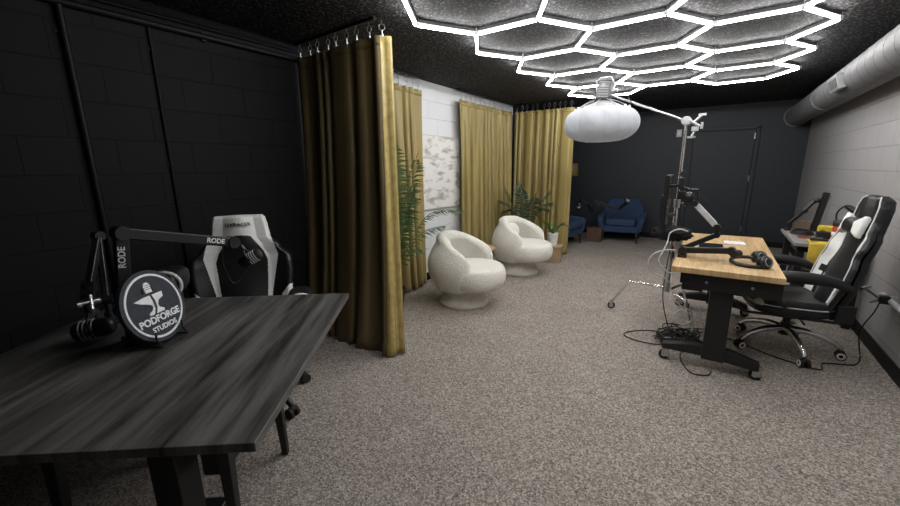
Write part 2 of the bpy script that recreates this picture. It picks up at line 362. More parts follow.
# spiral duct
DX, DZ, DR = 0.955, 2.205, 0.15
t = thing('ventilation_duct', 'round dark grey spiral duct along the ceiling above the grey block wall', 'duct', (DX, 3, DZ))
b = MB(); b.cyl((DX, -2.0, DZ), (DX, YB - 0.02, DZ), DR, n=48)
b.build('pipe', 'duct', t, world=True)
b = MB(); path = []
ny = 0.20
for i in range(int(10.55 / ny * 24)):
    a = 2 * PI * i / 24; path.append((DX + (DR + .001) * math.cos(a), -2.0 + i / 24 * ny, DZ + (DR + .001) * math.sin(a)))
b.tube(path, 0.0016, n=4); b.build('spiral_seam', 'duct', t, world=True)
for ya, yb, e in ((6.35, 6.41, .008), (YB - .06, YB - .022, .02)): MB().cyl((DX, ya, DZ), (DX, yb, DZ), DR + e, n=48).build('joint_collar', 'duct', t, world=True)
vd = V((-0.86, 0, -0.25)).normalized()
vm = Matrix(((0, -vd.z, vd.x), (1, 0, 0), (0, vd.x, vd.z))).transposed()
rotv = Matrix(((0, vd.z, vd.x), (1, 0, 0), (0, -vd.x, vd.z)))
vc = V((DX, 5.1, DZ)) + vd * (DR + 0.012)
b = MB(); b.box(vc, (0.34, 0.13, 0.05), rot=rotv); fr = b.build('vent_frame', 'grey', t, world=True, bevel=0.004)
b = MB(); b.box(vc + vd * .026, (0.29, 0.085, 0.004), rot=rotv); b.build('vent_grille', 'black', t, world=True)
b = MB()
for k in range(5): b.box(vc + vd * .03 + (rotv @ V((0, (k - 2) * .017, 0))), (0.29, 0.005, 0.01), rot=rotv)
b.build('vent_louver', 'grey', t, world=True)

# ---------------------------------------------------------------- hexagon ceiling light
HS, HZ = 0.487, 2.425
x0 = -1.857 + HS
t = thing('hexagon_light', 'glowing white honeycomb of led tubes fixed under the black ceiling', 'ceiling light', (x0 + 1.5 * HS, 3.5, ZC))
cells = [(x0, 2.29 + .84 * k) for k in range(5)] + [(x0 + 1.5 * HS, 1.87 + .84 * k) for k in range(5)] + [(x0 + 3 * HS, 1.45 + .84 * k) for k in range(6)]  # first cells of the second and third columns: unseen, added to brighten the table
edges = {}; verts = {}
for cx, cy in cells:
    P = [(cx + HS * math.cos(rad(60 * k)), cy + HS * math.sin(rad(60 * k))) for k in range(6)]
    for k in range(6):
        a, c = P[k], P[(k + 1) % 6]; ka, kc = (round(a[0] * 8), round(a[1] * 8)), (round(c[0] * 8), round(c[1] * 8))
        verts[ka] = a; verts[kc] = c; edges[tuple(sorted((ka, kc)))] = (a, c)
for a, c in edges.values():
    a3, c3 = V((*a, HZ)), V((*c, HZ)); d = (c3 - a3).normalized(); a3 += d * .014; c3 -= d * .014
    o = MB().cyl(a3, c3, 0.0095, n=10).build('light_tube', 'tube', t, world=True)
    MB().bar(a3 + V((0, 0, .026)), c3 + V((0, 0, .026)), 0.022, 0.022)  .build('tube_holder', 'holder', o, world=True)
for p in verts.values():
    b = MB(); b.cyl((*p, HZ - .006), (*p, HZ + .02), 0.016, n=10)
    b.cyl((*p, HZ + .02), (*p, ZC - .001), 0.006, n=8)
    for c in edges.values():
        for q, r in (c, c[::-1]):
            if abs(q[0] - p[0]) < .02 and abs(q[1] - p[1]) < .02:
                d = (V((*r, 0)) - V((*q, 0))).normalized(); b.bar(V((*p, HZ + .006)), V((*p, HZ + .006)) + d * .034, 0.024, 0.024)
    b.build('connector', 'white', t, world=True)

# ---------------------------------------------------------------- curtains
def curtain(name, label, path, ztop, zbot, folds, amp, seed, lean=0.0, hooks=8, flare=1.3, hem_strip=None, reverse=False, group='gold velvet curtains'):  # reverse: outer side gets the darker velvet with its shade painted in
    P = [V((*p, 0)) for p in path]; L = [0]
    for a, c in zip(P, P[1:]): L.append(L[-1] + (c - a).length)
    tot = L[-1]; rnd = random.Random(seed); ph = [rnd.uniform(-.5, .5) for _ in range(folds + 3)]; am = [rnd.uniform(.6, 1.2) for _ in range(folds + 3)]
    def at(u):
        s = min(max(u, 0), 1) * tot
        for i in range(len(P) - 1):
            if s <= L[i + 1] + 1e-9:
                k = (s - L[i]) / (L[i + 1] - L[i]); d = (P[i + 1] - P[i]).normalized(); return P[i] + (P[i + 1] - P[i]) * k, d
        return P[-1], (P[-1] - P[-2]).normalized()
    def nrm(u):
        d1 = at(u - .03)[1]; d2 = at(u + .03)[1]; d = (d1 + d2).normalized(); return V((d.y, -d.x, 0)), d
    def fn(u, v):
        # v = 0 top, 1 bottom
        p, _ = at(u); n, d = nrm(u); f = min(max(u + .30 / folds * math.sin(2 * PI * 1.7 * u + seed) + .22 / folds * math.sin(2 * PI * 3.1 * u + 2 * seed), 0), 1) * folds; i = min(int(f), folds); k = f - i
        a_ = am[i] * (1 - k) + am[i + 1] * k; w = ph[i] * (1 - k) + ph[i + 1] * k
        grow = 0.45 + 0.55 * min(v * 3, 1) + (flare - 1) * v * v
        s = math.sin(2 * PI * f + w * v * 2.2)
        s2 = math.copysign(abs(s) ** .75, s)
        off = amp * a_ * grow * s2 + 0.25 * amp * math.sin(2 * PI * f * .37 + seed + 1.5 * v) * v
        tan = -amp * .35 * grow * math.sin(4 * PI * f + w)
        pinch = 1.0
        q = p + n * (off * pinch + lean * v * v) + d * tan * min(u * 8, (1 - u) * 8, 1)
        z = ztop + (zbot - ztop) * v + 0.006 * math.sin(2 * PI * f) * (v > .99)
        if v > .93: q += n * .012 * math.sin(u * 61 + seed) * (v - .93) / .07
        return V((q.x, q.y, z))
    c0 = at(.5)[0]
    t = thing(name, label, 'curtain', (c0.x, c0.y, zbot), 0, group)
    b = MB(); b.grid(fn, folds * 14, 30); cl = b.build('drape', 'velvet_shaded' if reverse else 'velvet', t, world=True, solid=0.005)
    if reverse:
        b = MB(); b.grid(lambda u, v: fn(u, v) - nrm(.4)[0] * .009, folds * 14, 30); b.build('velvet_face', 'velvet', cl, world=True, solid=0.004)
    b = MB(); b.grid(lambda u, v: fn(u, v * .028) + nrm(u)[0] * .004 + V((0, 0, .001)), folds * 14, 2); b.build('header_tape', 'velvet_shaded' if reverse else 'velvet', cl, world=True, solid=0.004)
    if hem_strip:  # hem along the lit edge, painted brighter than the velvet
        u0_, u1_ = hem_strip
        b = MB(); b.grid(lambda u, v: fn(u0_ + (u1_ - u0_) * u, v) + nrm(1)[0] * .006, 8, 40); b.build('lit_side_hem', 'hem_lit', cl, world=True, solid=0.003)
    for i in range(hooks):
        u = (i + .5) / hooks if hooks > 2 else i
        q = fn(u, 0); n, d = nrm(u)
        b = MB(); top = V((q.x, q.y, ZC - .022)); zr = (ZC - .03 + ztop) / 2 + .012; r = .021
        b.tube([V((q.x, q.y, zr)) + d * r * math.cos(a * PI / 8) + V((0, 0, r * math.sin(a * PI / 8))) for a in range(16)], 0.0022, n=6, closed=True)
        b.cyl(top, (q.x, q.y, zr + r), 0.0025, n=6); b.box((q.x, q.y, zr - r - .012), (0.008, 0.008, 0.03)); b.box((q.x, q.y, ztop - .004), (0.014, 0.016, 0.03))
        b.build('curtain_ring', 'steel', t, world=True)
    # ceiling track
    b = MB()
    for a, c in zip(P, P[1:]):
        if (c - a).length > .25: b.bar(V((a.x, a.y, ZC - .011)), V((c.x, c.y, ZC - .011)), 0.03, 0.02)
    b.build('ceiling_track', 'trim_black', t, world=True)
    return t
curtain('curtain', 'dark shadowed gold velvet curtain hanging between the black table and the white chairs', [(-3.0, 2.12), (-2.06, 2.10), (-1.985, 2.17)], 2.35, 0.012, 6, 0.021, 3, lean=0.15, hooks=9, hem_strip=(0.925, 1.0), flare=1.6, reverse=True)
curtain('curtain', 'narrow bright gold velvet curtain on the white wall behind the tall arching palm', [(-2.93, 2.5), (-2.93, 3.70)], 2.33, 0.012, 7, 0.042, 5, lean=0.03, hooks=10)
curtain('curtain', 'bright gold velvet curtain on the white wall right of the abstract painting', [(-2.93, 4.46), (-2.93, 6.1)], 2.33, 0.012, 10, 0.042, 8, lean=0.02, hooks=13)
curtain('curtain', 'gold velvet curtain across the room behind the dark palm, hiding one blue chair', [(-2.92, 6.17), (-1.94, 6.22)], 2.34, 0.012, 8, 0.05, 12, lean=0.03, hooks=11)

# ---------------------------------------------------------------- painting
t = thing('painting', 'large unframed abstract canvas in white and grey smudges on the white wall', 'painting', (XL + .02, 4.0, 0.94))
MB().box((XL + .0185, 3.99, 1.39), (0.032, 1.14, 0.90)).build('canvas', 'canvas', t, world=True)
b = MB()
for z in (.935, 1.845): b.box((XL + .018, 3.99, z), (0.03, 1.16, 0.012))
for y in (3.415, 4.565): b.box((XL + .018, y, 1.39), (0.03, 0.012, 0.92))
b.build('edge_strip', 'lgrey', t, world=True)

# ---------------------------------------------------------------- white swivel chairs
def boucle_chair(label, loc, f):
    t = thing('swivel_chair', label, 'armchair', loc, face(f), 'white swivel armchairs')
    MB().lathe([(0.262, 0.0), (0.268, 0.012), (0.265, 0.03), (0.24, 0.07), (0.222, 0.12), (0.22, 0.17), (0.23, 0.2)], n=48).build('pedestal', 'cream', t)
    A = rad(130)
    htab = [(0, .775), (40, .765), (70, .725), (95, .66), (130, .57)]
    def sec(u, w):
        a = -A + 2 * A * u; deg = abs(math.degrees(a)); h = sinterp(htab, deg) if False else interp(htab, deg)
        e = 1 - max(0, (deg - 107) / 23)
        e = math.sqrt(max(0, 1 - (1 - e) ** 2)) if e < 1 else 1
        e = max(e, .08)
        # closed loop: w 0..1 -> outer bottom up, over rim, inner down
        zb = .19; zi = .33; th = .12
        def Ro(z): k = (z - zb) / (.78 - zb); return .285 + .105 * math.sin(PI * min(max(k * 1.15 + .06, 0), 1)) ** .8 + .015 * k
        if w < .42:
            k = w / .42; z = zb + (h - .05 - zb) * k; r = Ro(z)
        elif w < .58:
            k = (w - .42) / .16; an = PI * k; zt = h - .05; r = Ro(zt) - th / 2 + th / 2 * math.cos(an); z = zt + .05 * math.sin(an)
        else:
            k = (w - .58) / .42; z = (h - .05) + (zb + .02 - (h - .05)) * k; r = Ro(max(z, .3)) - th
        mid = Ro(.4) - th / 2; zm = (zb + h) / 2
        r = mid + (r - mid) * e; z = zm + (z - zm) * (.55 + .45 * e)
        y = r * math.cos(a) * 1.0; x = r * math.sin(a) * .97
        return V((x, y, z))
    b = MB(); b.grid(sec, 72, 40)
    n = 40
    for u in (0, 1): b.add([sec(u, w / n) for w in range(n)], [tuple(range(n)) if u else tuple(range(n))[::-1]], 0, True)
    b.build('shell', 'boucle', t)
    def seat(u, v):
        a = 2 * PI * u; k = v
        ex = .285 + .085 * min(1, max(0, .35 - math.sin(a)) / .9)
        pr = [(0, .29 - .1), (.7, .20), (.93, .225), (1.0, .29), (1.0, .36), (.95, .425), (.8, .452), (.5, .462), (0, .466)]
        i = min(int(k * 8), 7); q = k * 8 - i; q = q * q * (3 - 2 * q) if False else q
        r = pr[i][0] * (1 - q) + pr[i + 1][0] * q; z = pr[i][1] * (1 - q) + pr[i + 1][1] * q
        return V((r * ex * math.cos(a) , r * (ex + .025) * math.sin(a) - .07, z))
    b = MB(); b.grid(seat, 40, 16); b.build('seat_cushion', 'boucle', t, sub=1)
    return t
boucle_chair('white rounded swivel armchair nearest the shadowed curtain and the tall palm', (-2.16, 3.37, 0), (1.0, 0.06))
boucle_chair('white rounded swivel armchair holding a small lumbar cushion, beside the dark palm', (-2.17, 4.84, 0), (0.97, -0.16))
rz = face((0.97, -0.16)); rotm = Matrix.Rotation(rz, 3, 'Z')
o = MB().ell((0, 0, 0), (0.19, 0.07, 0.11), n=28, e=.75, rot=Matrix.Rotation(rad(-18), 3, 'X')).build('lumbar_cushion', 'boucle')
o.location = V((-2.17, 4.84, 0)) + rotm @ V((0, .17, .565)); o.rotation_euler = (0, 0, rz)
tag(o, 'small white rounded cushion leaning on the back inside the farther white armchair', 'cushion')

# round wooden side table between them
t = thing('side_table', 'round pale wooden side table half hidden behind the nearer white armchair', 'side table', (-2.42, 4.12, 0))
MB().lathe([(0, .425), (.215, .425), (.22, .43), (.22, .45), (.215, .455), (0, .455)], n=40).build('tabletop', 'wood', t)
MB().lathe([(.17, 0.0), (.17, .425)], n=32).build('drum_base', 'wood', t)

# ---------------------------------------------------------------- plants
def frond(base, tip, arch, n, ll, droop, wid, mb, mi=0, seed=0):
    rnd = random.Random(seed); base, tip = V(base), V(tip); mid = (base + tip) / 2 + V((0, 0, arch))
    path = spline([base, mid, tip], 14); mb.tube(path, [.006 * (1 - .75 * i / (len(path) - 1)) for i in range(len(path))], n=5, mi=mi)
    N = len(path)
    for i in range(n):
        k = .25 + .75 * i / (n - 1); q = min(int(k * (N - 1)), N - 2); p = path[q].lerp(path[q + 1], k * (N - 1) - q); d = (path[q + 1] - path[q]).normalized()
        sx = d.cross(V((0, 0, 1)))
        sx = V((1, 0, 0)) if sx.length < .05 else sx.normalized(); l = ll * (math.sin(PI * (0.18 + .78 * (k - .25) / .75)) ** .7) * rnd.uniform(.85, 1.1)
        for s in (-1, 1):
            dd = (sx * s * .8 + d * .65 + V((0, 0, -droop * rnd.uniform(.6, 1.4)))).normalized(); w = dd.cross(sx.cross(d)).normalized() * wid
            m = p + dd * l * .45; e = p + dd * l + V((0, 0, -l * .18))
            mb.add([p, m + w, e, m - w], [(0, 1, 2, 3)], mi)
        if i == n - 1:
            dd = d; mb.add([p, p + d * .05 + sx * wid, p + d * .12, p + d * .05 - sx * wid], [(0, 1, 2, 3)], mi)

# tall palm behind the shadowed curtain
t = thing('potted_palm', 'tall green palm with arching fronds between the shadowed curtain and the painting', 'plant', (-2.62, 2.72, 0))
MB().lathe([(.10, 0), (.14, .24), (.15, .25), (.135, .25), (.13, .22), (0, .22)], n=28).build('pot', 'black', t)
MB().lathe([(0, .222), (.128, .222)], n=24).build('soil', 'soil', t)
bp_ = V((-2.62, 2.72, .22))
for i, (tip, arch, n, ll) in enumerate([((-2.66, 2.88, 1.66), .05, 36, .26), ((-2.50, 3.02, 1.52), .12, 36, .26), ((-2.76, 3.02, 1.46), .06, 34, .24), ((-2.58, 3.00, 1.20), .12, 34, .24), ((-2.60, 3.0, 1.02), .12, 22, .18),
                         ((-2.12, 3.30, 1.02), .34, 34, .13), ((-2.30, 3.2, .86), .22, 22, .13), ((-2.48, 3.02, .62), .18, 18, .16), ((-2.42, 2.9, 1.3), .2, 22, .18), ((-2.78, 2.6, 1.3), .12, 22, .18)]):
    b = MB(); frond(bp_ + V((random.uniform(-.03, .03), random.uniform(-.03, .03), 0)), tip, arch, n, ll, .35, .0085, b, seed=i); b.build('frond', 'leaf', t, world=True)

# dark palm behind the second chair
t = thing('potted_palm', 'dark green palm behind the white armchair in front of the gold curtain corner', 'plant', (-2.42, 5.58, 0))
MB().lathe([(.11, 0), (.15, .28), (.16, .29), (.145, .29), (.14, .26), (0, .26)], n=28).build('pot', 'black', t)
MB().lathe([(0, .262), (.138, .262)], n=24).build('soil', 'soil', t)
bp_ = V((-2.42, 5.58, .26))
for i, (dx, dy, z, arch) in enumerate([(-.30, -.16, 1.16, .10), (-.12, -.05, 1.30, .05), (.10, .05, 1.28, .05), (.34, .10, 1.08, .16), (.40, .02, .92, .22), (-.38, -.16, .94, .2), (.22, -.2, 1.0, .18), (-.2, .2, 1.15, .1), (.02, -.22, 1.12, .12), (-.36, -.05, .76, .24), (.30, .16, .80, .24)]):
    b = MB(); frond(bp_, bp_ + V((dx, dy, z - .26)), arch, 20, .17, .3, .012, b, seed=20 + i); b.build('frond', 'leaf_dark', t, world=True)

# small plant in a white pot on a pine box
o = thing('wooden_box', 'pale wooden box standing on the carpet at the end of the gold curtain', 'box', (-1.98, 5.66, 0), rad(12))
MB().box((0, 0, .12), (.25, .25, .24)).build('box_body', 'kraft', o, bevel=0.004)
MB().box((0, 0, .25), (.27, .27, .02)).build('box_top', 'kraft', o, bevel=0.003)
t = thing('potted_plant', 'small bright green plant in a white pot on the pale wooden box', 'plant', (-1.99, 5.65, .262))
MB().lathe([(.065, 0), (.085, .17), (.088, .19), (.08, .19), (.075, .16), (0, .16)], n=28).build('pot', 'ceramic', t)
MB().lathe([(0, .162), (.076, .162)], n=20).build('soil', 'soil', t)
bp_ = V((-1.99, 5.65, .42))
for i, (dx, dy, dz, arch) in enumerate([(.20, .04, .2, .06), (.26, .05, .12, .1), (.12, -.1, .16, .06), (-.05, .02, .30, .02), (.06, .05, .28, .02), (-.18, -.05, .24, .05), (-.24, -.1, .30, .03), (-.1, -.1, .2, .05), (.02, -.14, .1, .1)]):
    b = MB(); path = spline([bp_, bp_ + V((dx * .5, dy * .5, dz * .5 + arch)), bp_ + V((dx, dy, dz))], 6); N = len(path)
    sx = (V((dx, dy, 0)).cross(V((0, 0, 1))).normalized() + V((0, 0, .8 if dx > 0 else -.8))).normalized()
    b.add([path[k] + sx * s * .021 * math.sin(PI * (.12 + .86 * k / (N - 1))) for k in range(N) for s in (-1, 1)], [(2 * k, 2 * k + 1, 2 * k + 3, 2 * k + 2) for k in range(N - 1)], 0, True)
    b.build('leaf_blade', 'leaf_light', t, world=True)

# ---------------------------------------------------------------- blue armchairs, lamp, crate at the back
def blue_chair(label, loc, f):
    t = thing('armchair', label, 'armchair', loc, face(f), 'blue fabric armchairs')
    MB().box((0, -.01, .26), (.66, .62, .13)).build('seat_frame', 'blue', t, bevel=0.02)
    MB().box((0, -.06, .385), (.52, .58, .13)).build('seat_cushion', 'blue', t, bevel=0.045, bseg=4)
    ol = [(-.30, .0), (.30, .0), (.37, .30), (.375, .36), (.27, .53), (.24, .545), (-.24, .545), (-.27, .53), (-.375, .36), (-.37, .30)]
    m = Matrix.Translation((0, .235, .25)) @ Matrix.Rotation(rad(-14), 4, 'X') @ Matrix.Rotation(PI / 2, 4, 'X')
    bk = MB().prism(ol, m, .12).build('backrest', 'blue', t, bevel=0.03, bseg=4)
    m2 = Matrix.Translation((0, .235, .25)) @ Matrix.Rotation(rad(-14), 4, 'X')
    for k in range(4): MB().ell(m2 @ V((-.195 + .13 * k, -.118, .34)), (.016, .008, .016), n=12).build('button', 'leather', bk)
    for k in range(3):
        MB().bar(m2 @ V((-.13 + .13 * k, -.1205, .16)), m2 @ V((-.13 + .13 * k, -.1205, .34)), .004, .003).build('tuft_seam', 'leather', bk)
    for s in (-1, 1):
        ol = [(-.33, .0), (.30, .0), (.30, .34), (.10, .30), (-.30, .27), (-.36, .22)]
        m = Matrix(((0, 0, s, s * .27), (1, 0, 0, 0), (0, 1, 0, .22), (0, 0, 0, 1)))
        b = MB(); b.prism(ol, m, .10)
        for p in b.v: p.x += s * max(0, p.z - .25) * .22
        if s < 0: b.f = [f_[::-1] for f_ in b.f]
        b.build('armrest', 'blue', t, bevel=0.03, bseg=4)
    for x in (-.29, .29):
        for y in (-.27, .27): MB().cyl((x * 1.08, y * 1.08, 0), (x, y, .21), .013, .024, n=12).build('leg', 'dwood', t)
    return t
blue_chair('blue tufted armchair standing against the dark back wall', (-1.46, 8.06, 0), (0.10, -1))
blue_chair('blue armchair partly hidden behind the end of the gold curtain', (-2.36, 7.06, 0), (1, -0.12))
t = thing('wooden_crate', 'dark brown wooden cube used as a table between the blue armchairs', 'crate', (-1.88, 7.72, 0), rad(10))
MB().box((0, 0, .14), (.27, .27, .28)).build('crate_body', 'crate', t, bevel=0.006)
for s in (-1, 1): MB().box((0, s * .137, .14), (.27, .012, .02)).build('crate_slat', 'crate', t)
t = thing('floor_lamp', 'floor lamp with dark gold drum shade peeking past the gold curtain edge', 'lamp', (-2.40, 7.68, 0))
MB().lathe([(.15, 0), (.15, .02), (.03, .035), (0, .035)], n=28).build('base', 'black', t)
MB().cyl((0, 0, .03), (0, 0, 1.5), .011).build('pole', 'black', t)
b = MB(); b.cyl((0, 0, 1.26), (0, 0, 1.5), .145, .125, n=32, cap=False); b.build('lamp_shade', 'gold_shade', t, solid=.004)

# ---------------------------------------------------------------- microphone arms
def joint(b, p, ax, r, w): b.cyl(V(p) - V(ax) * w / 2, V(p) + V(ax) * w / 2, r, n=16)
def studio_arm(label, base, pts, w=.034, light_top=False, ztab=.0, group=None, knob=True):
    """clamp, riser, padded arm sections between the points, knuckles at each bend"""
    base = V(base); t = thing('microphone_boom', label, 'microphone arm', base, 0, group)
    b = MB(); b.box(base + V((0, 0, .010)), (.06, .06, .02)); b.cyl(base + V((0, 0, .02)), base + V((0, 0, .06)), .02); b.build('clamp', 'black', t, world=True, bevel=.003)
    pts = [V(p) for p in pts]
    MB().cyl(base + V((0, 0, .05)), pts[0], .013).build('riser', 'satin', t, world=True)
    for i, (a, c) in enumerate(zip(pts, pts[1:])):
        d = (c - a).normalized(); pu = V((0, 0, 1)); pu = (pu - d * pu.dot(d)).normalized() if abs(d.z) < .98 else V((0, 1, 0))
        sec = MB().bar(a + d * .012, c - d * .012, w * .75, w).build('arm_section', 'lgrey' if light_top and i == 2 else 'satin', t, world=True, bevel=.006)
        if light_top and i >= 2 and d.x < 0: MB().bar(a + d * .03 + pu * w * .51, c - d * .02 + pu * w * .51, w * .7, .004).build('cover_strip', 'lgrey', sec, world=True)
    for i, p in enumerate(pts):
        b = MB()
        d = (pts[min(i + 1, len(pts) - 1)] - pts[max(i - 1, 0)]); ax = d.cross(V((0, 0, 1))); ax = ax.normalized() if ax.length > .02 else V((1, 0, 0))
        joint(b, p, ax, w * .62, w * 1.2); b.build('knuckle', 'black', t, world=True)
    return t
def dynamic_mic(label, c, d, L=.15, r=.032, group=None):
    """end-address microphone: body with grille rings, pointing along d"""
    c, d = V(c), V(d).normalized(); t = thing('microphone', label, 'microphone', c, 0, group)
    x, y = frame_of(d); R = Matrix((x, y, d)).transposed()
    MB().lathe([(0, -L * .5), (r * .6, -L * .5), (r * .85, -L * .42), (r, -L * .3), (r, L * .1)], c, n=24, axis=R).build('body', 'satin', t, world=True)
    MB().lathe([(r * .93, L * .1), (r * .97, L * .34), (r * .85, L * .46), (r * .5, L * .52), (0, L * .53)], c, n=24, axis=R).build('grille', 'rubber', t, world=True)
    for k in range(4):
        z = L * (-.02 + .1 * k)
        MB().lathe([(r * 1.0, z - .003), (r * 1.07, z), (r * 1.0, z + .003)], c, n=24, axis=R).build('silver_ring', 'lgrey', t, world=True)
    up_ = V((0, 0, 1)); up_ = (up_ - d * up_.dot(d)).normalized(); sd = d.cross(up_)
    b = MB()
    b.tube([c + sd * r * 1.25, c + sd * r * 1.25 + up_ * r * 1.1, c + up_ * r * 1.9, c - sd * r * 1.25 + up_ * r * 1.1, c - sd * r * 1.25], .005, n=8)
    b.cyl(c + sd * r * .9, c + sd * r * 1.45, .009); b.cyl(c - sd * r * .9, c - sd * r * 1.45, .009); b.cyl(c + up_ * r * 1.8, c + up_ * r * 2.7, .011)
    b.build('yoke', 'black', t, world=True)
    return t
# far pair around the crate
studio_arm('far black microphone arm reaching right from the dark crate towards the blue armchair', (-1.84, 7.74, .286), [(-1.84, 7.74, .70), (-1.90, 7.72, .78), (-1.50, 7.84, .62), (-1.40, 7.8, .72)], w=.045)
dynamic_mic('far black microphone pointing up before the blue tufted armchair', (-1.34, 7.78, .80), (.3, -.2, .8), .15, .035)
studio_arm('far black microphone arm bent left over the hidden blue armchair', (-1.95, 7.66, .286), [(-1.95, 7.66, .60), (-1.98, 7.6, .72), (-2.10, 7.5, .80)], w=.045)
dynamic_mic('far black microphone hanging above the half hidden blue armchair', (-2.14, 7.46, .70), (.1, -.3, -.8), .15, .035)

# ---------------------------------------------------------------- black table
TA, Td, Tn = V((-.922, .416, 0)), V((-.616, .788, 0)), V((-.788, -.616, 0))       # near right corner, along right edge, inwards
TL, TW = 1.235, 1.24
def tp(a, c, z=0): p = TA + Td * a + Tn * c; return V((p.x, p.y, z))
tc_ = tp(TL / 2, TW / 2)
ra = math.atan2(Td.y, Td.x)
t = thing('table', 'black stained plank table with thin edge standing in the dark corner', 'table', tc_, ra)
# local x along Td, local y along -Tn
MB().box((0, 0, .736), (TL, TW, .028)).build('tabletop', 'blackwood', t, bevel=.003)
MB().box((0, 0, .70), (TL - .3, TW - .5, .045)).build('apron', 'black', t, bevel=.004)
for sx in (-1, 1):
    for sy in (-1, 1):
        MB().bar((sx * .225, sy * .30, .71), (sx * .25, sy * .315, 0), .055, .055, w1=.03, h1=.03).build('leg', 'black', t, bevel=.004)
MB().box((-.16, -.06, .35), (.13, .10, .66)).build('pedestal_column', 'black', t, bevel=.006)
MB().box((-.16, -.06, .015), (.26, .22, .03)).build('pedestal_foot', 'black', t, bevel=.01)
b = MB(); b.box((-.09, -.20, .32), (.13, .09, .15)); b.box((-.09, -.17, .54), (.03, .02, .32)); b.build('cable_box', 'black', t, bevel=.01)

# sign on the table
sd = V((-.53, .85, 0)).normalized(); sn0 = V((.85, .53, 0)).normalized(); tilt = rad(14)
sn = (sn0 * math.cos(tilt) + V((0, 0, 1)) * math.sin(tilt)).normalized()
SR = .150
sup = sn.cross(sd).normalized()
scn = V((-1.825, .548, .752)) + sup * (SR + .012)
t = thing('round_sign', 'round slate sign with white ring, anvil and microphone emblem on the black table', 'sign', (-1.825, .548, .75))
mS = basis(scn, sd, sn)
axS = mS.to_3x3()
MB().cyl(scn - sn * .018, scn, SR, n=96).build('disc', 'slate', t, world=True)
MB().lathe([(SR * .835, .0), (SR * .84, .003), (SR * .895, .003), (SR * .90, .0)], scn, n=72, axis=axS, sm=False, cap=False).build('ring', 'signwhite', t, world=True)
k = SR / .155
anv = [(-.088, .030), (-.060, .014), (-.034, .004), (-.018, -.004), (-.012, -.014), (-.022, -.028), (-.042, -.036), (-.042, -.046), (.034, -.046), (.036, -.036), (.016, -.024), (.014, -.012), (.026, .006), (.052, .014), (.056, .036), (-.040, .036)]
b = MB(); b.prism([(x * k, (y + .012) * k) for x, y in anv], mS, .003)
b.build('anvil_emblem', 'signwhite', t, world=True)
b = MB()
mp_ = [(-.016, .058), (.016, .058)] + [(.016 * math.cos(a * PI / 10), .086 + .016 * math.sin(a * PI / 10)) for a in range(0, 11)]
b.prism([(x - .006, y) for x, y in mp_], mS, .005); b.build('microphone_emblem', 'signwhite', t, world=True)
b = MB()
for yy in (.072, .08, .088): b.prism([(-.020, yy), (.008, yy), (.008, yy + .0022), (-.020, yy + .0022)], mS, .0056)
b.prism([(-.032, .062), (-.027, .062), (-.027, .080), (-.032, .080)], mS, .005); b.prism([(.015, .062), (.020, .062), (.020, .080), (.015, .080)], mS, .005)
sw = [(.0, .050), (.006, .020), (.004, -.010), (-.012, -.036), (-.020, -.036), (-.006, -.010), (-.004, .020), (-.008, .050)]
b.prism(sw, mS, .0042); b.build('emblem_lines', 'slate', t, world=True)
text_mesh('PODFORGE', .040, mS @ Matrix.Translation((0, -.055, .002)), .001, .0012, spacing=.98).build('lettering', 'signwhite', t, world=True)
text_mesh('STUDIOS', .030, mS @ Matrix.Translation((.004, -.094, .002)), .001, .0009, spacing=1.02).build('lettering', 'signwhite', t, world=True)
for s in (-1, 1):
    p = scn + sd * s * .07 - sup * (SR * .86)
    b = MB(); b.tube([p + sn * .02 + sup * .03, p + sn * .012 - sup * .0, V((p.x, p.y, .757)) + sn0 * .03, V((p.x, p.y, .755)) - sn0 * .07, p - sn * .03 + sup * .12], .0045, n=8)
    b.build('easel_foot', 'black', t, world=True)

# microphone arms on the table
def arm_lettering(t, body, size, c, xd, n): text_mesh(body, size * .92, basis(c, xd, n), .0008, .0008).build('lettering', 'signwhite', t, world=True)
e1 = V((-2.0, .50, 1.205)); e2 = V((-2.05, .955, 1.085)); e2m = V((-2.02, .99, 1.05))
b1 = V((-1.97, .46, .752))
t = studio_arm('black microphone arm with white lettering reaching across in front of the gaming chair', b1, [b1 + V((-.02, .0, .13)), e1, e2], w=.048)
tocam = V((0, 0, H)) - (e1 + e2) / 2
dA = (e2 - e1).normalized()
nA = (tocam - dA * tocam.dot(dA)); nA.z = 0; nA = (nA - dA * nA.dot(dA)).normalized()
arm_lettering(t, 'RODE', .036, e1.lerp(e2, .80) + nA * .0205, dA, nA)
lo = b1 + V((-.02, 0, .13)); dB = (e1 - lo).normalized(); nB = V((0, 0, H)) - lo; nB = (nB - dB * nB.dot(dB)).normalized()
arm_lettering(t, 'RODE', .036, lo.lerp(e1, .70) + V((nB.x, nB.y, 0)) * .026, dB, nB)
dynamic_mic('black microphone hanging from the lettered arm in front of the gaming chair backrest', (-2.03, 1.03, .985), (.55, .62, .45), .12, .032)
b = MB(); b.tube(spline([e2 + V((.01, -.05, -.01)), e2 + V((0, -.06, -.10)), e2 + V((0, -.02, -.22)), (-2.03, 1.0, .93)], 6), .004); tag(b.build('microphone_cable', 'cable_b'), 'thin black cable looping from the lettered arm to its hanging microphone', 'cable')
b2 = V((-2.28, .47, .752))
t = studio_arm('black microphone arm folded upright at the dark end of the table', b2, [b2 + V((0, 0, .12)), (-2.40, .515, 1.155), (-2.27, .42, .95), (-2.22, .40, .93)], w=.036)
b = MB(); b.cyl((-2.20, .40, .925), (-2.16, .39, .87), .012); b.cyl((-2.19, .43, .90), (-2.18, .35, .90), .014); b.box((-2.155, .39, .865), (.05, .04, .01)); b.build('silver_mount', 'steel', t, world=True)
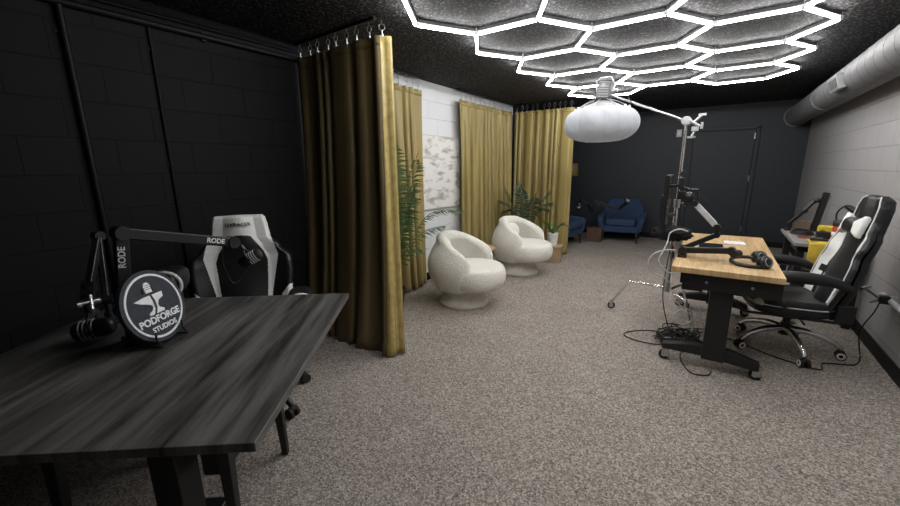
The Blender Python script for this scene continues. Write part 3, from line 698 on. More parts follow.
dynamic_mic('stout black microphone with pale rings hanging low over the table left of the sign', (-2.10, .375, .805), (-.35, -.6, -.05), .14, .04)

# ---------------------------------------------------------------- gaming chairs
def gaming_chair(name, label, loc, f, style, tilt, group='gaming chairs'):
    t = thing(name, label, 'gaming chair', loc, face(f), group)
    sm = 'chrome' if style == 'right' else 'satin'; dz = -.085 if style == 'right' else 0
    # five star base
    for k in range(5):
        a = rad(72 * k - 2.5) - face(f) if style == 'right' else rad(72 * k + 9) - face(f); d = V((math.cos(a), math.sin(a), 0))
        b = MB(); path = spline([d * .03 + V((0, 0, .17)), d * .15 + V((0, 0, .165)), d * .27 + V((0, 0, .125)), d * .335 + V((0, 0, .075))], 5)
        b.tube(path, [.028 - .012 * i / (len(path) - 1) for i in range(len(path))], n=10); b.build('base_spoke', sm, t)
        side = V((-d.y, d.x, 0)); c = d * .335 + V((0, 0, .032))
        cs = MB(); cs.cyl(c + V((0, 0, .01)), c + V((0, 0, .06)), .009); cs.ell(c + V((0, 0, .022)), (.024, .024, .02), n=14); cs = cs.build('caster', 'rubber', t)
        for s in (-1, 1):
            MB().cyl(c + side * s * .012, c + side * s * .03, .032, n=20).build('wheel', 'rubber', cs)
            if style == 'right': MB().lathe([(.026, 0), (.026, .0025), (.013, .0025), (.013, 0)], c + side * s * .03, n=20, cap=False, axis=Matrix((*[frame_of(side * s)[i] for i in (0, 1)], side * s)).transposed()).build('wheel_ring', 'white', cs)
    MB().cyl((0, 0, .12), (0, 0, .22), .04, .034).build('hub', 'black' if style == 'right' else 'satin', t)
    MB().cyl((0, 0, .22), (0, 0, .40 + dz), .025).build('gas_column', 'black', t)
    b = MB(); b.box((0, 0, .405 + dz), (.20, .26, .03)); b.tube([(.09, 0, .405 + dz), (.22, .02, .40 + dz), (.28, .02, .395 + dz)], .008); b.build('tilt_mechanism', 'black', t, bevel=.004)
    # seat: wide cushion with raised side bolsters
    def seat(u, v):
        a = 2 * PI * u; c_, s_ = math.cos(a), math.sin(a)
        ex = math.copysign(abs(c_) ** .55, c_); ey = math.copysign(abs(s_) ** .55, s_)
        pr = [(0, .42), (.85, .42), (.97, .44), (1.0, .47), (.985, .505), (.93, .525), (.85, .53), (.70, .518), (.4, .512), (0, .51)]
        i = min(int(v * 9), 8); q = v * 9 - i; r = pr[i][0] * (1 - q) + pr[i + 1][0] * q; z = pr[i][1] * (1 - q) + pr[i + 1][1] * q
        x = .265 * ex * r; y = .26 * ey * r - .03
        if v > .45: z += .028 * max(0, (abs(x) - .16) / .1) * (1 if y > -.2 else .6) - .02 * max(0, (-y - .2) / .1)
        return V((x, y, z + dz))
    def smat(u, v):
        p = seat(u, v)
        if style == 'right':
            if p.z > .485 + dz and .16 < abs(p.x) < .235 and -.27 < p.y < -.12 and v < .72: return 1
        return 0
    st = MB(); st.grid(seat, 72, 36, mfn=smat); st = st.build('seat', ['leather', 'wleather'], t)
    if style == 'right': MB().tube([seat(u / 60, .42) * 1.004 for u in range(60)], .0045, n=6, closed=True).build('piping', 'piping', st)
    # backrest
    Hh = .725 if style == 'left' else .895
    if style == 'right': wt = [(0, .235), (.10, .25), (.28, .285), (.42, .275), (.52, .245), (.58, .25), (.66, .235), (.72, .19), (.80, .165), (.90, .16), (.96, .135), (1, .09)]
    else: wt = [(0, .235), (.10, .25), (.30, .285), (.48, .30), (.60, .295), (.70, .235), (.80, .175), (.90, .165), (.97, .155), (1, .14)]
    def fr(u, v, side):
        w = sinterp(wt, v); x = u * w; au = abs(u)
        wing = .055 * max(0, (au - .55) / .45) ** 1.4 * max(0, 1 - max(0, v - .55) / .25)
        cush = .018 * math.cos(min(au / .55, 1) * PI / 2) + .012 * math.sin(v * PI * 3) * (au < .55) * math.cos(au / .55 * PI / 2)
        edge = math.sqrt(max(0, 1 - max(0, (au - .86) / .14) ** 2)); ev = math.sqrt(max(0, 1 - max(0, (v - .955) / .045) ** 2))
        th = (.055 if style == 'left' else .046) * edge * ev
        yc = .02 * math.sin(v * PI) - .05 * math.sin(min(v, .4) * PI) * .3
        if side < 0: y = yc - th - wing - cush * edge
        else: y = yc + th * .8 - wing * .75
        return V((x, y, v * Hh))
    tm = Matrix.Translation((0, .20, .455 + dz * 1.3)) @ Matrix.Rotation(-tilt, 4, 'X')
    def cmat(u, v):
        u = 2 * u - 1; w = sinterp(wt, v); x = abs(u * w); au = abs(u)
        if style == 'right':
            if .93 < au and v < .70: return 0
            o_in = interp([(0, .155), (.2, .185), (.40, .165), (.56, .115), (.66, .13), (.72, .17)], v); o_out = interp([(0, .20), (.2, .25), (.42, .245), (.5, .215), (.58, .22), (.66, .20), (.70, .165)], v)
            if .06 < v < .70 and o_in < x < o_out and not (.30 < v < .36 and x < o_in + .045): return 1
            if .05 < v < .30 and .10 + v * .1 < x < .118 + v * .1: return 1
            return 0
        wo = interp([(0, .13), (.30, .165), (.62, .215), (.72, .195), (.80, .175), (1, .16)], v)
        wi = interp([(0, .12), (.30, .135), (.58, .150), (.66, .13), (.80, .062), (.81, 0), (1, -.1)], v)
        if wi < x < wo: return 1
        if v < .34 and x > .20 + .25 * v * .3 and (v < .34 - (.285 - x) * 0) and x > wo + .012 and v < .34 - max(0, (.27 - x)) * 1.6: return 1
        return 0
    b = MB(); b.grid(lambda u, v: tm @ fr(2 * u - 1, v, -1), 200, 230, mfn=cmat); b.grid(lambda u, v: tm @ fr(2 * u - 1, v, 1), 40, 60, flip=True)
    bk = b.build('backrest', ['leather', 'wleather'], t)
    if style == 'right':
        for s in (-1, 1): MB().tube([tm @ (fr(s * .90, v / 60, -1) + V((0, -.003, 0))) for v in range(2, 60)], .0045, n=6).build('piping', 'piping', bk)
        for s in (-1, 1): MB().box(tm @ V((s * .255, .02, .07)), (.02, .10, .13)).build('hinge_cover', 'black', bk, bevel=.008)
        # head pillow with white wings
        pm = tm @ Matrix.Translation((0, -.078, .665))
        b = MB(); b.ell((0, 0, 0), (.085, .05, .06), n=28, e=.7)
        for p in b.v: p.z *= 1 - .12 * (1 - abs(p.x) / .085)
        b.v = [pm @ p for p in b.v]; hp = b.build('head_pillow', 'leather', t)
        for s in (-1, 1):
            b = MB(); b.ell((0, 0, 0), (.042, .030, .062), n=28, e=.5)
            for p in b.v: q_ = p.x * s / .042; p.z *= 1.05 + .40 * q_; p.y *= 1 - .35 * q_; p.y -= .012 * math.sin(p.z * 90) * .3; p.x += s * .105
            b.v = [pm @ p for p in b.v]; b.build('pillow_wing', 'wleather', hp)
        MB().tube(spline([(-.22, .24, .33), (-.22, -.12, .335), (-.22, -.32, .34), (-.20, -.40, .40), (0, -.41, .41), (.20, -.40, .40), (.22, -.32, .34), (.22, -.12, .335), (.22, .24, .33)], 6), .011, n=8).build('footrest_frame', 'satin', t)
    else:
        m_ = basis(tm @ V((0, fr(0, .90, -1).y - .004, .90 * Hh)), (1, 0, 0), (0, -1, .2))
        text_mesh('DXRACER', .032, m_, .0008, .0006).build('lettering', 'leather', bk)
    for s in (-1, 1):
        path = spline([(s * .31, -.22, .47), (s * .315, -.27, .55), (s * .315, -.25, .635), (s * .315, -.15, .66), (s * .315, 0, .66), (s * .31, .12, .645), (s * .30, .22, .60)], 6)
        if style == 'right':
            b = MB(); b.tube(path, [.024 + .020 * math.sin(PI * min(1, max(0, (i - 6) / (len(path) - 7)))) for i in range(len(path))], n=12)
            a = b.build('armrest', 'leather', t)
            b = MB(); b.tube(spline([(s * .27, -.10, .43), (s * .315, -.16, .47), (s * .315, -.20, .55), (s * .315, -.19, .62)], 6), .018, n=10); b.build('armrest_support', 'satin', a)
        else:
            az = .865 if s < 0 else .66; ax_ = -.315 if s < 0 else .335
            b = MB(); b.ell((ax_, -.05, az), (.075, .16, .07), n=28, e=.7); b.bar((ax_, -.02, .43), (ax_, -.03, az - .02), .06, .09); a = b.build('armrest', 'leather', t)
            b = MB(); b.tube([(ax_ + .076 * math.cos(q * PI / 12), -.155, az + .071 * math.sin(q * PI / 12)) for q in range(-5, 12)], .010, n=6); b.build('white_trim', 'piping', a)
    return t
gaming_chair('gaming_chair', 'white and black gaming chair behind the black table in the dark corner', (-2.27, 1.06, 0), (.82, -.57), 'left', rad(13))
gaming_chair('gaming_chair', 'black gaming chair with white panels, head pillow and chrome base beside the grey wall', (.58, 3.84, 0), (-1, -.14), 'right', rad(12.5))

# ---------------------------------------------------------------- standing desk
DX0, DX1, DY0, DY1, DT = -.195, .42, 3.0, 4.62, .76
dc = ((DX0 + DX1) / 2, (DY0 + DY1) / 2)
t = thing('standing_desk', 'black standing desk on casters with a butcher block top', 'desk', (*dc, 0))
MB().box((dc[0], dc[1], DT - .02), (DX1 - DX0, DY1 - DY0, .04)).build('desktop', 'butcher', t, world=True, bevel=.004)
b = MB()
for y in (DY0 + .10, DY1 - .10): b.box((dc[0], y, DT - .085), (.50, .07, .09))
for x in (DX0 + .09, DX1 - .09): b.box((x, dc[1], DT - .075), (.05, DY1 - DY0 - .2, .06))
b.build('top_frame', 'black', t, world=True, bevel=.004)
MB().box((dc[0] + .06, DY0 + .055, DT - .10), (.50, .012, .115)).build('end_panel', 'black', t, world=True, bevel=.003)
for x in (0.02, .27): MB().cyl((x, DY0 + .05, DT - .10), (x, DY0 + .043, DT - .10), .009, n=12).build('panel_screw', 'grey', t, world=True)
for y in (DY0 + .13, DY1 - .13):
    lg = MB().box((.115, y, .39), (.135, .085, .62)).build('leg_column', 'black', t, world=True, bevel=.006)
    b = MB(); b.prism([(-.29, .105), (-.29, .145), (-.10, .185), (.12, .185), (.29, .135), (.29, .085), (.27, .08), (-.02, .11)], Matrix(((1, 0, 0, .09), (0, 0, -1, y + .035), (0, 1, 0, 0), (0, 0, 0, 1))), .07)
    for p in b.v: p.z -= .012
    b.build('foot', 'black', t, world=True, bevel=.006)
    for x in (-.185, .365):
        c = V((x, y, .036)); cs = MB(); cs.cyl(c + V((0, 0, .03)), c + V((0, 0, .065)), .014); cs.box(c + V((.008, -.02, .018)), (.05, .004, .05)); cs.box(c + V((.008, .02, .018)), (.05, .004, .05)); cs.box(c + V((.0, 0, .045)), (.045, .045, .006))
        cs = cs.build('caster', 'steel', t, world=True)
        MB().cyl(c + V((0, -.014, 0)), c + V((0, .014, 0)), .036, n=24).build('wheel', 'rubber', cs, world=True)
        MB().cyl(c + V((0, -.017, 0)), c + V((0, .017, 0)), .016, n=16).build('wheel_hub', 'lgrey', cs, world=True)
MB().box((.08, dc[1], .30), (.04, DY1 - DY0 - .3, .06)).build('cross_bar', 'black', t, world=True, bevel=.004)
MB().box((-.06, dc[1] - .25, .60), (.13, .9, .06)).build('cable_tray', 'black', t, world=True, bevel=.006)

# things on the desk
t = thing('headphones', 'black over-ear headphones lying on the butcher block desk corner', 'headphones', (.27, 3.28, DT))
hb = [(.10 + .0, .0)]
b = MB(); path = [(.27 - .015 + .11 * math.cos(a), 3.30 + .10 * math.sin(a), DT + .025 + .012 * math.sin(a)) for a in [rad(60 + 12 * q) for q in range(0, 21)]]
b.tube(path, .013, n=10); b.build('headband', 'leather', t, world=True)
for c, d in (((.315, 3.40, DT + .045), (.5, -.75, .25)), ((.335, 3.225, DT + .045), (.7, -.65, .35))):
    c, d = V(c), V(d).normalized(); x, y = frame_of(d); R = Matrix((x, y, d)).transposed()
    e = MB().lathe([(0, -.03), (.032, -.03), (.042, -.02), (.044, .0), (.038, .014), (.0, .016)], c, n=24, axis=R).build('ear_cup', 'satin', t, world=True)
    MB().lathe([(.022, -.03), (.036, -.045), (.046, -.034), (.044, -.02)], c, n=24, axis=R).build('ear_pad', 'leather', e, world=True)
    MB().lathe([(.026, .014), (.026, .018), (.03, .018), (.03, .014)], c, n=24, cap=False, axis=R).build('cup_ring', 'grey', e, world=True)
t = thing('tablet', 'dark grey tablet lying flat on the butcher block desk', 'tablet', (.02, 3.84, DT), rad(2))
MB().box((0, 0, .009), (.19, .26, .016)).build('casing', 'grey', t, bevel=.004)
MB().box((0, 0, .0185), (.17, .24, .003)).build('screen', 'screen', t)
t = thing('keyboard', 'slim white keyboard lying behind the tablet on the desk', 'keyboard', (.19, 4.14, DT), rad(4))
MB().box((0, 0, .006), (.15, .13, .012)).build('casing', 'white', t, bevel=.003)
b = MB()
for i in range(6):
    for j in range(4): b.box((-.06 + i * .024, -.045 + j * .03, .0135), (.02, .025, .004))
b.build('keys', 'paper', t)

# microphone arms clamped at the desk's edge
studio_arm('low black microphone arm lying across the front of the butcher block desk', (-.155, 3.34, DT), [(-.155, 3.34, .815), (.14, 3.32, .845), (.17, 3.30, .83)], w=.045)
t = studio_arm('tall black microphone arm with a pale topped upper section above the desk', (-.16, 3.50, DT), [(-.16, 3.50, .80), (.045, 3.50, .925), (.04, 3.49, .985), (-.12, 3.51, 1.155), (-.17, 3.52, 1.16)], w=.038, light_top=True)
b = MB(); b.tube([(-.115, 3.51, 1.16), (-.105, 3.51, 1.20), (-.11, 3.51, 1.25)], .009); b.ell((-.165, 3.52, 1.20), (.035, .035, .045), n=14); b.tube([(-.10, 3.51, 1.22), (-.06, 3.51, 1.19), (-.04, 3.51, 1.17)], .004); b.build('mount_head', 'satin', t, world=True)

# monitor seen edge on
t = thing('monitor', 'tall thin dark monitor seen edge-on beside the light stand', 'monitor', (-.30, 3.66, .9))
MB().box((-.325, 3.66, 1.11), (.034, .30, .52)).build('screen_casing', 'satin', t, world=True, bevel=.004)
MB().box((-.309, 3.66, 1.11), (.003, .32, .50)).build('screen', 'screen', t, world=True)
b = MB(); b.box((-.35, 3.66, 1.11), (.03, .16, .2)); b.build('back_housing', 'black', t, world=True, bevel=.008)
b = MB(); b.bar((-.345, 3.74, 1.27), (-.275, 3.93, 1.27), .03, .022); b.bar((-.345, 3.74, 1.02), (-.275, 3.93, 1.02), .03, .022); b.build('mount_bracket', 'black', t, world=True, bevel=.003)

# furry windshield
b = MB(); b.ell((-.255, 3.57, .900), (.145, .07, .055), n=44, e=.85)
for p in b.v:
    q = p - V((-.255, 3.57, .900)); p += q.normalized() * (.03 * mnoise.noise(p * 40) + .012 * mnoise.noise(p * 130))
t = thing('shotgun_microphone', 'bulky black furry microphone windshield held beside the monitor', 'microphone', (-.255, 3.57, .900))
b.build('windshield', 'fur', t, world=True)
MB().bar((-.26, 3.60, .93), (-.275, 3.92, .93), .02, .02).build('mount_arm', 'black', t, world=True)

# ---------------------------------------------------------------- light stand with lantern
SX, SY = -.27, 3.93
t = thing('light_stand', 'chrome rolling light stand with bent legs and boom beside the desk', 'light stand', (SX, SY, 0))
MB().cyl((SX, SY, .30), (SX, SY, 1.12), .0165, n=20).build('lower_mast', 'chrome', t, world=True)
MB().cyl((SX, SY, 1.10), (SX, SY, 1.80), .0125, n=20).build('upper_mast', 'chrome', t, world=True)
for za, zb_, r_ in ((.30, .40, .03), (.62, .68, .026)): MB().cyl((SX, SY, za), (SX, SY, zb_), r_, n=20).build('collar', 'steel', t, world=True)
b = MB(); b.cyl((SX, SY, 1.08), (SX, SY, 1.15), .026)
b.cyl((SX, SY, 1.12), (SX + .06, SY - .02, 1.12), .008); b.box((SX + .065, SY - .022, 1.12), (.012, .012, .05)); b.build('collar', 'steel', t, world=True)
b = MB(); b.box((SX + .02, SY - .03, 1.29), (.05, .05, .10)); b.box((SX + .03, SY - .04, 1.19), (.06, .05, .07)); b.cyl((SX, SY - .05, 1.36), (SX + .03, SY - .05, 1.40), .012); b.cyl((SX + .03, SY - .04, 1.26), (SX + .10, SY - .06, 1.24), .010); b.build('accessory_clamp', 'black', t, world=True, bevel=.006)
for (ex, ey), rise in (((-.76, 4.03), .33), ((-.03, 3.66), .30), ((-.12, 4.42), .30)):
    d = V((ex - SX, ey - SY, 0)); c = V((SX, SY, 0))
    b = MB(); b.tube(spline([c + V((0, 0, rise)), c + d * .32 + V((0, 0, rise)), c + d * .66 + V((0, 0, rise - .01)), c + d * .72 + V((0, 0, rise - .04)), c + d * .96 + V((0, 0, .10)), c + d * 1.0 + V((0, 0, .085))], 6), .0115, n=12); b.build('leg', 'chrome', t, world=True)
    w = V((ex, ey, .034)); cs = MB(); cs.cyl(w + V((0, 0, .03)), w + V((0, 0, .06)), .010); cs.box(w + V((0, 0, .035)), (.04, .04, .006)); cs.box(w + V((0, -.016, .015)), (.03, .004, .045)); cs.box(w + V((0, .016, .015)), (.03, .004, .045)); cs = cs.build('caster', 'steel', t, world=True)
    MB().cyl(w + V((0, -.012, 0)), w + V((0, .012, 0)), .034, n=24).build('wheel', 'rubber', cs, world=True)
    MB().cyl(w + V((0, -.014, 0)), w + V((0, .014, 0)), .02, n=18).build('wheel_hub', 'lgrey', cs, world=True)
top = V((SX, SY, 1.81)); bend = V((-.905, 3.87, 2.085)); bd = (bend - top).normalized()
b = MB(); b.cyl(top - V((.0, 0.03, 0)), top + V((0, .03, 0)), .038, n=24); b.cyl(top + V((0, -.04, 0)), top + V((0, -.03, 0)), .03, n=20); b.build('grip_head', 'steel', t, world=True)
b = MB(); b.cyl(top + V((.02, -.02, -.0)), top + V((.10, -.03, -.05)), .013); b.box(top + V((.115, -.03, -.045)), (.02, .03, .05)); b.cyl(top + V((.05, -.025, -.02)), top + V((.105, -.02, .035)), .011); b.box(top + V((.11, -.02, .042)), (.055, .018, .018)); b.box(top + V((.07, -.04, -.07)), (.05, .04, .035)); b.cyl(top + V((.07, -.04, -.09)), top + V((.05, -.04, -.13)), .009); b.box(top + V((.05, -.04, -.135)), (.06, .015, .015)); b.build('grip_handle', 'steel', t, world=True)
MB().cyl(top - bd * .05, bend, .0095, n=14).build('boom', 'steel', t, world=True)

LC = V((-.945, 3.83, 1.825))
t = thing('lantern_light', 'large white flattened lantern softbox with grey lamp hanging from the boom', 'studio light', LC)
R1, hh = .325, .158
prof = []
for q in range(25):
    a = -PI / 2 + (PI * .80) * q / 24; prof.append((R1 * max(math.cos(a), 0) ** .62, hh * math.copysign(abs(math.sin(a)) ** .95, a)))
b = MB(); n = 192; vs = []
for i in range(n):
    a = 2 * PI * i / n; sc = 1 - .010 * abs(math.cos(4 * a)) ** 6
    for r, z in prof: rr = r * (1 + .012 * math.cos(8 * a) + .03 * abs(mnoise.noise(V((math.cos(a + z * 2.5) * 4.5, math.sin(a + z * 2.5) * 4.5, z * 3)))) + .014 * max(0, mnoise.noise(V((math.cos(a) * 2.2, math.sin(a) * 2.2, 4)))) * math.sin(26 * a + z * 55) * max(0, 1 - (z / .15) ** 2)); vs.append(LC + V((rr * math.cos(a), rr * math.sin(a), z)))
kk = len(prof); b.add(vs, [(i * kk + q, ((i + 1) % n) * kk + q, ((i + 1) % n) * kk + q + 1, i * kk + q + 1) for i in range(n) for q in range(kk - 1)], 0, True)
cl = b.build('diffuser', 'softbox', t, world=True)
for i in range(8):
    a = 2 * PI * (i + .5) / 8; b = MB(); b.tube([LC + V((r * 1.006 * (1 - .012) * math.cos(a), r * 1.006 * (1 - .012) * math.sin(a), z)) for r, z in prof[2:]], .0025, n=5); b.build('seam', 'lgrey', cl, world=True)
rt_ = prof[-1]
b = MB()
for i in range(16):
    a = 2 * PI * i / 16; p = LC + V((rt_[0] * math.cos(a), rt_[0] * math.sin(a), rt_[1])); b.box(p + V((0, 0, .004)), (.016, .016, .022))
b.build('clip', 'white', t, world=True)
for i in range(8):
    a = 2 * PI * i / 8; MB().tube(spline([LC + V((rt_[0] * math.cos(a), rt_[0] * math.sin(a), rt_[1])), LC + V((.14 * math.cos(a), .14 * math.sin(a), .185)), LC + V((.05 * math.cos(a), .05 * math.sin(a), .215))], 5), .004, n=6).build('rod', 'grey', t, world=True)
b = MB(); b.lathe([(rt_[0] * .97, rt_[1] - .005), (.14, .165), (.06, .195), (.055, .215), (.0, .215)], LC, n=40); b.build('top_skirt', 'grey', t, world=True)
lh = LC + V((.01, .02, .285)); tl = Matrix.Rotation(rad(8), 3, 'Y')
b = MB(); b.box(lh, (.115, .115, .16), rot=tl); b.build('lamp_head', 'duct', t, world=True, bevel=.008)
b = MB()
for k_ in range(5): b.box(lh + V((-.0, -.059, -.05 + .022 * k_)), (.09, .004, .008), rot=tl)
b.box(lh + V((.0, -.06, .045)), (.03, .004, .03), rot=tl); b.build('cooling_slot', 'grey', t, world=True)
b = MB(); b.cyl(LC + V((0, 0, .205)), LC + V((0, 0, .225)), .075, n=28); b.build('speed_ring', 'black', t, world=True)
b = MB(); b.tube([lh + V((-.064, 0, -.02)), lh + V((-.075, 0, .10)), lh + V((-.04, 0, .12)), lh + V((.05, 0, .12)), lh + V((.085, 0, .05)), lh + V((.07, 0, -.02))], .006); b.cyl(lh + V((.05, 0, -.0)), lh + V((.11, 0, -.0)), .014); b.build('yoke', 'steel', t, world=True)
b = MB(); b.tube(spline([lh + V((.06, .0, .05)), lh + V((.13, 0, .09)), lh + V((.2, 0, -.06)), bend + (top - bend) * .35 + V((0, 0, -.012)), bend + (top - bend) * .55 + V((0, 0, .012)), bend + (top - bend) * .9 + V((0, 0, -.015)), (SX + .04, SY, 1.70), (SX + .035, SY + .02, 1.2), (SX + .03, SY + .01, .9)], 8), .004, n=6); tag(b.build('lamp_cable', 'cable_b'), 'thin black cable running along the boom and down the stand mast', 'cable')

# ---------------------------------------------------------------- cables round the desk
def cable(label, pts, m='cable_b', r=.0045, k=8): return tag(MB().tube(spline(pts, k), r, n=7).build('cable', m), label, 'cable')
cable('white cable looping out left of the butcher block desk edge', [(-.20, 3.42, .79), (-.27, 3.36, .80), (-.35, 3.34, .76), (-.38, 3.35, .68), (-.34, 3.38, .60), (-.27, 3.4, .57), (-.23, 3.42, .52)], 'cable_w', .005)
cable('white cable draped over the furry windshield and down', [(-.14, 3.47, .94), (-.20, 3.46, .955), (-.26, 3.46, .92), (-.27, 3.44, .85), (-.29, 3.40, .78), (-.31, 3.38, .70), (-.25, 3.40, .62), (-.21, 3.42, .60)], 'cable_w', .005)
cable('white cable hanging in a loop under the desk edge', [(-.21, 3.4, .60), (-.20, 3.36, .45), (-.12, 3.36, .36), (-.05, 3.36, .33), (-.04, 3.38, .25), (-.10, 3.38, .20), (-.16, 3.38, .24), (-.12, 3.38, .32), (-.04, 3.38, .28), (-.03, 3.42, .14)], 'cable_w', .006)
cable('black cable hanging from the mast to the cable pile', [(SX, SY - .04, .80), (-.28, 3.72, .55), (-.27, 3.58, .35), (-.22, 3.50, .18), (-.16, 3.46, .05)])
cable('black cable looping out left on the carpet from the pile', [(-.12, 3.52, .03), (-.30, 3.62, .008), (-.46, 3.52, .008), (-.52, 3.40, .008), (-.42, 3.33, .008), (-.25, 3.34, .008), (-.12, 3.42, .02)])
cable('black cable on the carpet passing under the near desk foot', [(-.05, 3.45, .02), (-.08, 3.2, .008), (.0, 2.98, .008), (.10, 3.0, .008), (.12, 3.08, .008)])
cable('black cable running right on the carpet below the gaming chair', [(.0, 3.5, .02), (.22, 3.78, .008), (.5, 3.60, .008), (.75, 3.52, .008), (.80, 3.66, .008), (.98, 3.75, .008), (1.05, 3.95, .008)])
rnd = random.Random(4)
b = MB()
for q in range(9):
    pts = []; cx, cy = -.10 + rnd.uniform(-.07, .08), 3.46 + rnd.uniform(-.05, .07)
    for a in range(9): pts.append((cx + math.cos(a * 1.5 + q) * rnd.uniform(.05, .15), cy + math.sin(a * 1.5 + q) * rnd.uniform(.04, .11), .02 + rnd.uniform(0, .13)))
    b.tube(spline(pts, 7), .0045, n=6)
o = tag(b.build('cable_tangle', 'cable_b'), 'tangled heap of black cables on the carpet under the desk', 'cable heap'); o['kind'] = 'stuff'
t = thing('power_strip', 'black power strip lying in the cable heap under the desk', 'power strip', (-.10, 3.48, 0), rad(25))
MB().box((0, 0, .022), (.30, .06, .044)).build('casing', 'satin', t, bevel=.006)
for q in range(4): MB().box((-.10 + q * .065, 0, .046), (.04, .04, .006)).build('socket', 'grey', t)
t = thing('power_adapter', 'black power adapter brick resting beside the cable heap', 'power adapter', (-.22, 3.56, 0), rad(40))
MB().box((0, 0, .018), (.13, .06, .036)).build('casing', 'rubber', t, bevel=.006)
MB().cyl((.065, 0, .018), (.085, 0, .018), .006).build('plug_neck', 'rubber', t)

# ---------------------------------------------------------------- small grey desk by the right wall with tools
t = thing('work_desk', 'small grey topped work desk with black legs against the grey block wall', 'desk', (.89, 5.0, 0))
MB().box((.89, 5.0, .735), (.50, .95, .03)).build('desktop', 'desk_grey', t, world=True, bevel=.003)
for x in (.70, 1.09):
    for y in (4.62, 5.38): MB().box((x, y, .36), (.055, .055, .72)).build('leg', 'black', t, world=True, bevel=.004)
b = MB(); b.box((.70, 5.0, .69), (.03, .8, .06)); b.box((.89, 5.38, .69), (.4, .03, .06)); b.box((.89, 4.62, .69), (.4, .03, .06)); b.build('apron', 'black', t, world=True)
ZD = .75
# yellow cloth over the near end
b = MB()
def yc(u, v):
    x = .735 + .32 * u
    if v < .35: y = 4.72 - .19 * (v / .35); z = ZD + .012 + .006 * math.sin(u * 17 + v * 9)
    else:
        k = (v - .35) / .65; y = 4.525 - .015 * math.sin(k * 3) - .012 * math.sin(u * 9 + 1) * k; z = ZD + .010 - .235 * k - .03 * k * math.sin(u * 3.1) 
    return V((x, y, z))
b.grid(yc, 30, 30); o = tag(b.build('yellow_cloth', 'yellow', solid=.004), 'yellow cloth draped over the near edge of the work desk', 'cloth')
t = thing('tool', 'long black tool lying on the yellow cloth', 'tool', (.84, 4.62, ZD + .02))
MB().bar((.75, 4.62, ZD + .03), (.98, 4.60, ZD + .03), .035, .022).build('handle', 'rubber', t, world=True, bevel=.006)
MB().bar((.98, 4.60, ZD + .03), (1.05, 4.59, ZD + .03), .018, .01).build('blade', 'steel', t, world=True)
t = thing('drill', 'yellow and black cordless drill lying on the work desk', 'drill', (.93, 5.05, ZD))
MB().bar((.86, 5.06, ZD + .075), (1.0, 5.03, ZD + .075), .07, .07).build('motor_housing', 'yplastic', t, world=True, bevel=.015)
MB().cyl((1.0, 5.03, ZD + .075), (1.07, 5.015, ZD + .075), .024, .014).build('chuck', 'black', t, world=True)
MB().bar((.90, 5.05, ZD + .05), (.88, 4.92, ZD + .035), .045, .04).build('handle', 'rubber', t, world=True, bevel=.01)
MB().box((.88, 4.89, ZD + .035), (.10, .06, .068)).build('battery', 'rubber', t, world=True, bevel=.008)
t = thing('cable_coil', 'black coiled cable lying on the far part of the work desk', 'cable', (.78, 5.14, ZD))
for q in range(3):
    MB().tube([(.77 + (.085 - .012 * q) * math.cos(a * PI / 12), 5.15 + (.12 - .012 * q) * math.sin(a * PI / 12), ZD + .008 + .014 * q) for a in range(24)], .009, n=6, closed=True).build('coil_loop', 'cable_b', t, world=True)
t = thing('pliers', 'pair of dark pliers lying near the front of the work desk', 'pliers', (.80, 4.82, ZD))
for s in (-1, 1): MB().tube(spline([(.80, 4.84, ZD + .012), (.76, 4.84 + s * .03, ZD + .012), (.70, 4.84 + s * .035, ZD + .012)], 5), .008).build('handle', 'red' if s < 0 else 'rubber', t, world=True)
MB().bar((.79, 4.84, ZD + .012), (.87, 4.84, ZD + .012), .03, .012, w1=.012).build('jaw', 'steel', t, world=True)
t = thing('canister', 'red canister with dark lid standing on the work desk', 'canister', (.98, 4.80, ZD))
MB().lathe([(.0, 0), (.062, 0), (.064, .004), (.064, .135), (.06, .14), (0, .14)], n=32).build('body', 'red', t)
MB().lathe([(.0645, .055), (.0655, .056), (.0655, .085), (.0645, .086)], n=32, cap=False).build('label_band', 'paper', t)
MB().lathe([(0, .141), (.066, .141), (.068, .15), (.068, .185), (.06, .19), (0, .19)], n=32).build('lid', 'dwood', t)
MB().tube([(.05, 0, .16), (.10, -.01, .165), (.14, -.02, .175)], .011).build('handle', 'rubber', t)
t = thing('gooseneck_lamp', 'black gooseneck gadget arching behind the red canister', 'lamp', (1.05, 5.2, ZD))
MB().box((1.05, 5.2, ZD + .02), (.07, .07, .04)).build('base', 'black', t, world=True, bevel=.004)
MB().tube(spline([(1.05, 5.2, ZD + .04), (1.0, 5.2, ZD + .20), (1.03, 5.1, ZD + .30), (1.07, 4.98, ZD + .29)], 7), .007).build('gooseneck', 'rubber', t, world=True)
MB().bar((1.03, 5.02, ZD + .30), (1.08, 4.86, ZD + .25), .05, .03).build('head', 'satin', t, world=True, bevel=.006)
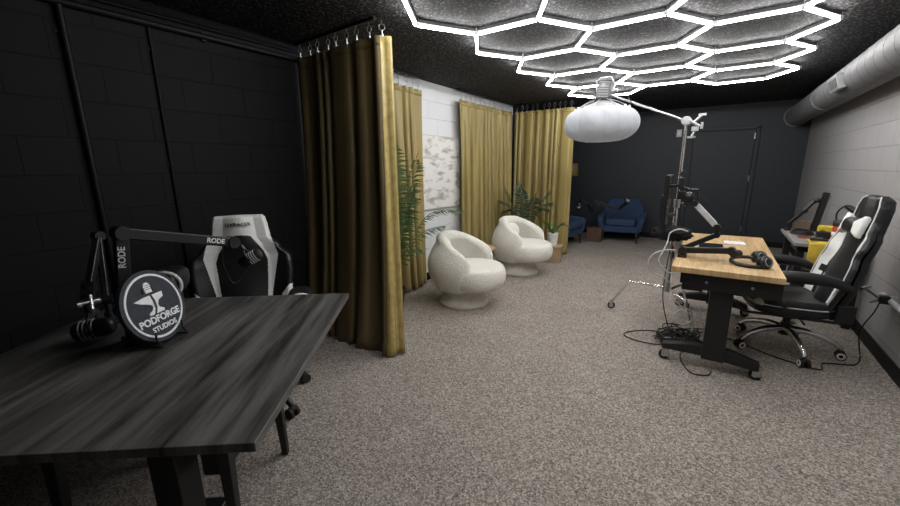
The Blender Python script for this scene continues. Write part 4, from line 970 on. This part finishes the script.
# leaning panel, mic arm, carton
t = thing('leaning_panel', 'tall thin black panel leaning towards the wall at the back of the work desk', 'panel', (1.0, 5.36, ZD))
q = Matrix.Rotation(rad(7), 3, 'Y')
MB().box(V((.915, 5.42, ZD + .205)), (.04, .12, .40), rot=q).build('panel_body', 'satin', t, world=True, bevel=.006)
MB().box(V((.945, 5.42, ZD + .205)), (.02, .09, .34), rot=q).build('panel_back', 'grey', t, world=True)
t = studio_arm('black and silver microphone arm rising from the far end of the work desk', (.68, 5.36, ZD), [(.68, 5.36, ZD + .07), (.79, 5.40, ZD + .21), (.855, 5.43, ZD + .31)], w=.034)
MB().bar((.775, 5.38, ZD + .21), (.845, 5.40, ZD + .32), .012, .02).build('spring', 'steel', t, world=True)
MB().ell((.88, 5.43, ZD + .32), (.04, .03, .022), n=14).build('mount_head', 'black', t, world=True)
o = tag(MB().box((.80, 5.43, ZD + .05), (.12, .06, .095)).build('carton', 'brown', bevel=.003), 'small brown carton behind the black coil on the work desk', 'box')
MB().box((.80, 5.43, ZD + .099), (.03, .06, .002)).build('tape', 'kraft', o)
# under the desk
t = thing('storage_bin', 'low grey plastic bin on the carpet under the work desk', 'bin', (.88, 5.2, 0))
MB().prism([(-.16, -.2), (.16, -.2), (.16, .2), (-.16, .2)], Matrix.Translation((0, 0, .002)), .20).build('bin_body', 'grey', t, bevel=.01)
MB().box((0, 0, .21), (.35, .43, .025)).build('lid', 'lgrey', t, bevel=.006)
t = thing('equipment_case', 'dark equipment case standing on the grey bin under the work desk', 'case', (.88, 5.2, .224))
MB().box((0, 0, .09), (.28, .36, .18)).build('case_body', 'black', t, bevel=.012)
MB().tube([(-.145, -.05, .09), (-.165, -.05, .10), (-.165, .05, .10), (-.145, .05, .09)], .007).build('handle', 'red', t)

# wall pipe with clamp beside the gaming chair
t = thing('wall_pipe', 'short grey pipe fixed along the grey block wall beside the gaming chair', 'pipe', (1.11, 3.6, .49))
MB().cyl((1.105, 3.2, .475), (1.105, 4.02, .495), .018, n=18).build('pipe', 'lgrey', t, world=True)
for y in (3.35, 3.9): MB().box((1.13, y, .485), (.04, .03, .055)).build('bracket', 'lgrey', t, world=True, bevel=.004)
t = thing('pipe_clamp', 'black and silver clamp gripping the grey pipe beside the gaming chair', 'clamp', (1.09, 3.86, .49))
MB().box((1.075, 3.86, .495), (.05, .05, .06)).build('jaw', 'black', t, world=True, bevel=.006)
b = MB(); b.cyl((1.05, 3.86, .50), (.99, 3.95, .545), .009); b.cyl((.97, 3.93, .54), (1.02, 3.97, .555), .011); b.cyl((1.05, 3.86, .49), (1.0, 3.83, .47), .008); b.build('screw_handle', 'steel', t, world=True)
cable('thin black cable hanging from the clamp beside the grey wall pipe', [(1.05, 3.84, .47), (1.03, 3.82, .40), (.99, 3.84, .25), (1.02, 3.9, .1), (1.06, 4.0, .008)])

# ---------------------------------------------------------------- light
w = bpy.data.worlds.new('world'); SC.world = w; w.use_nodes = True
w.node_tree.nodes['Background'].inputs['Color'].default_value = (0.5, 0.52, 0.55, 1); w.node_tree.nodes['Background'].inputs['Strength'].default_value = 0.05
SC.view_settings.view_transform = 'Standard'; SC.view_settings.look = 'None'; SC.view_settings.exposure = 0.0
SC.cycles.max_bounces = 8; SC.cycles.diffuse_bounces = 5; SC.cycles.sample_clamp_indirect = 6
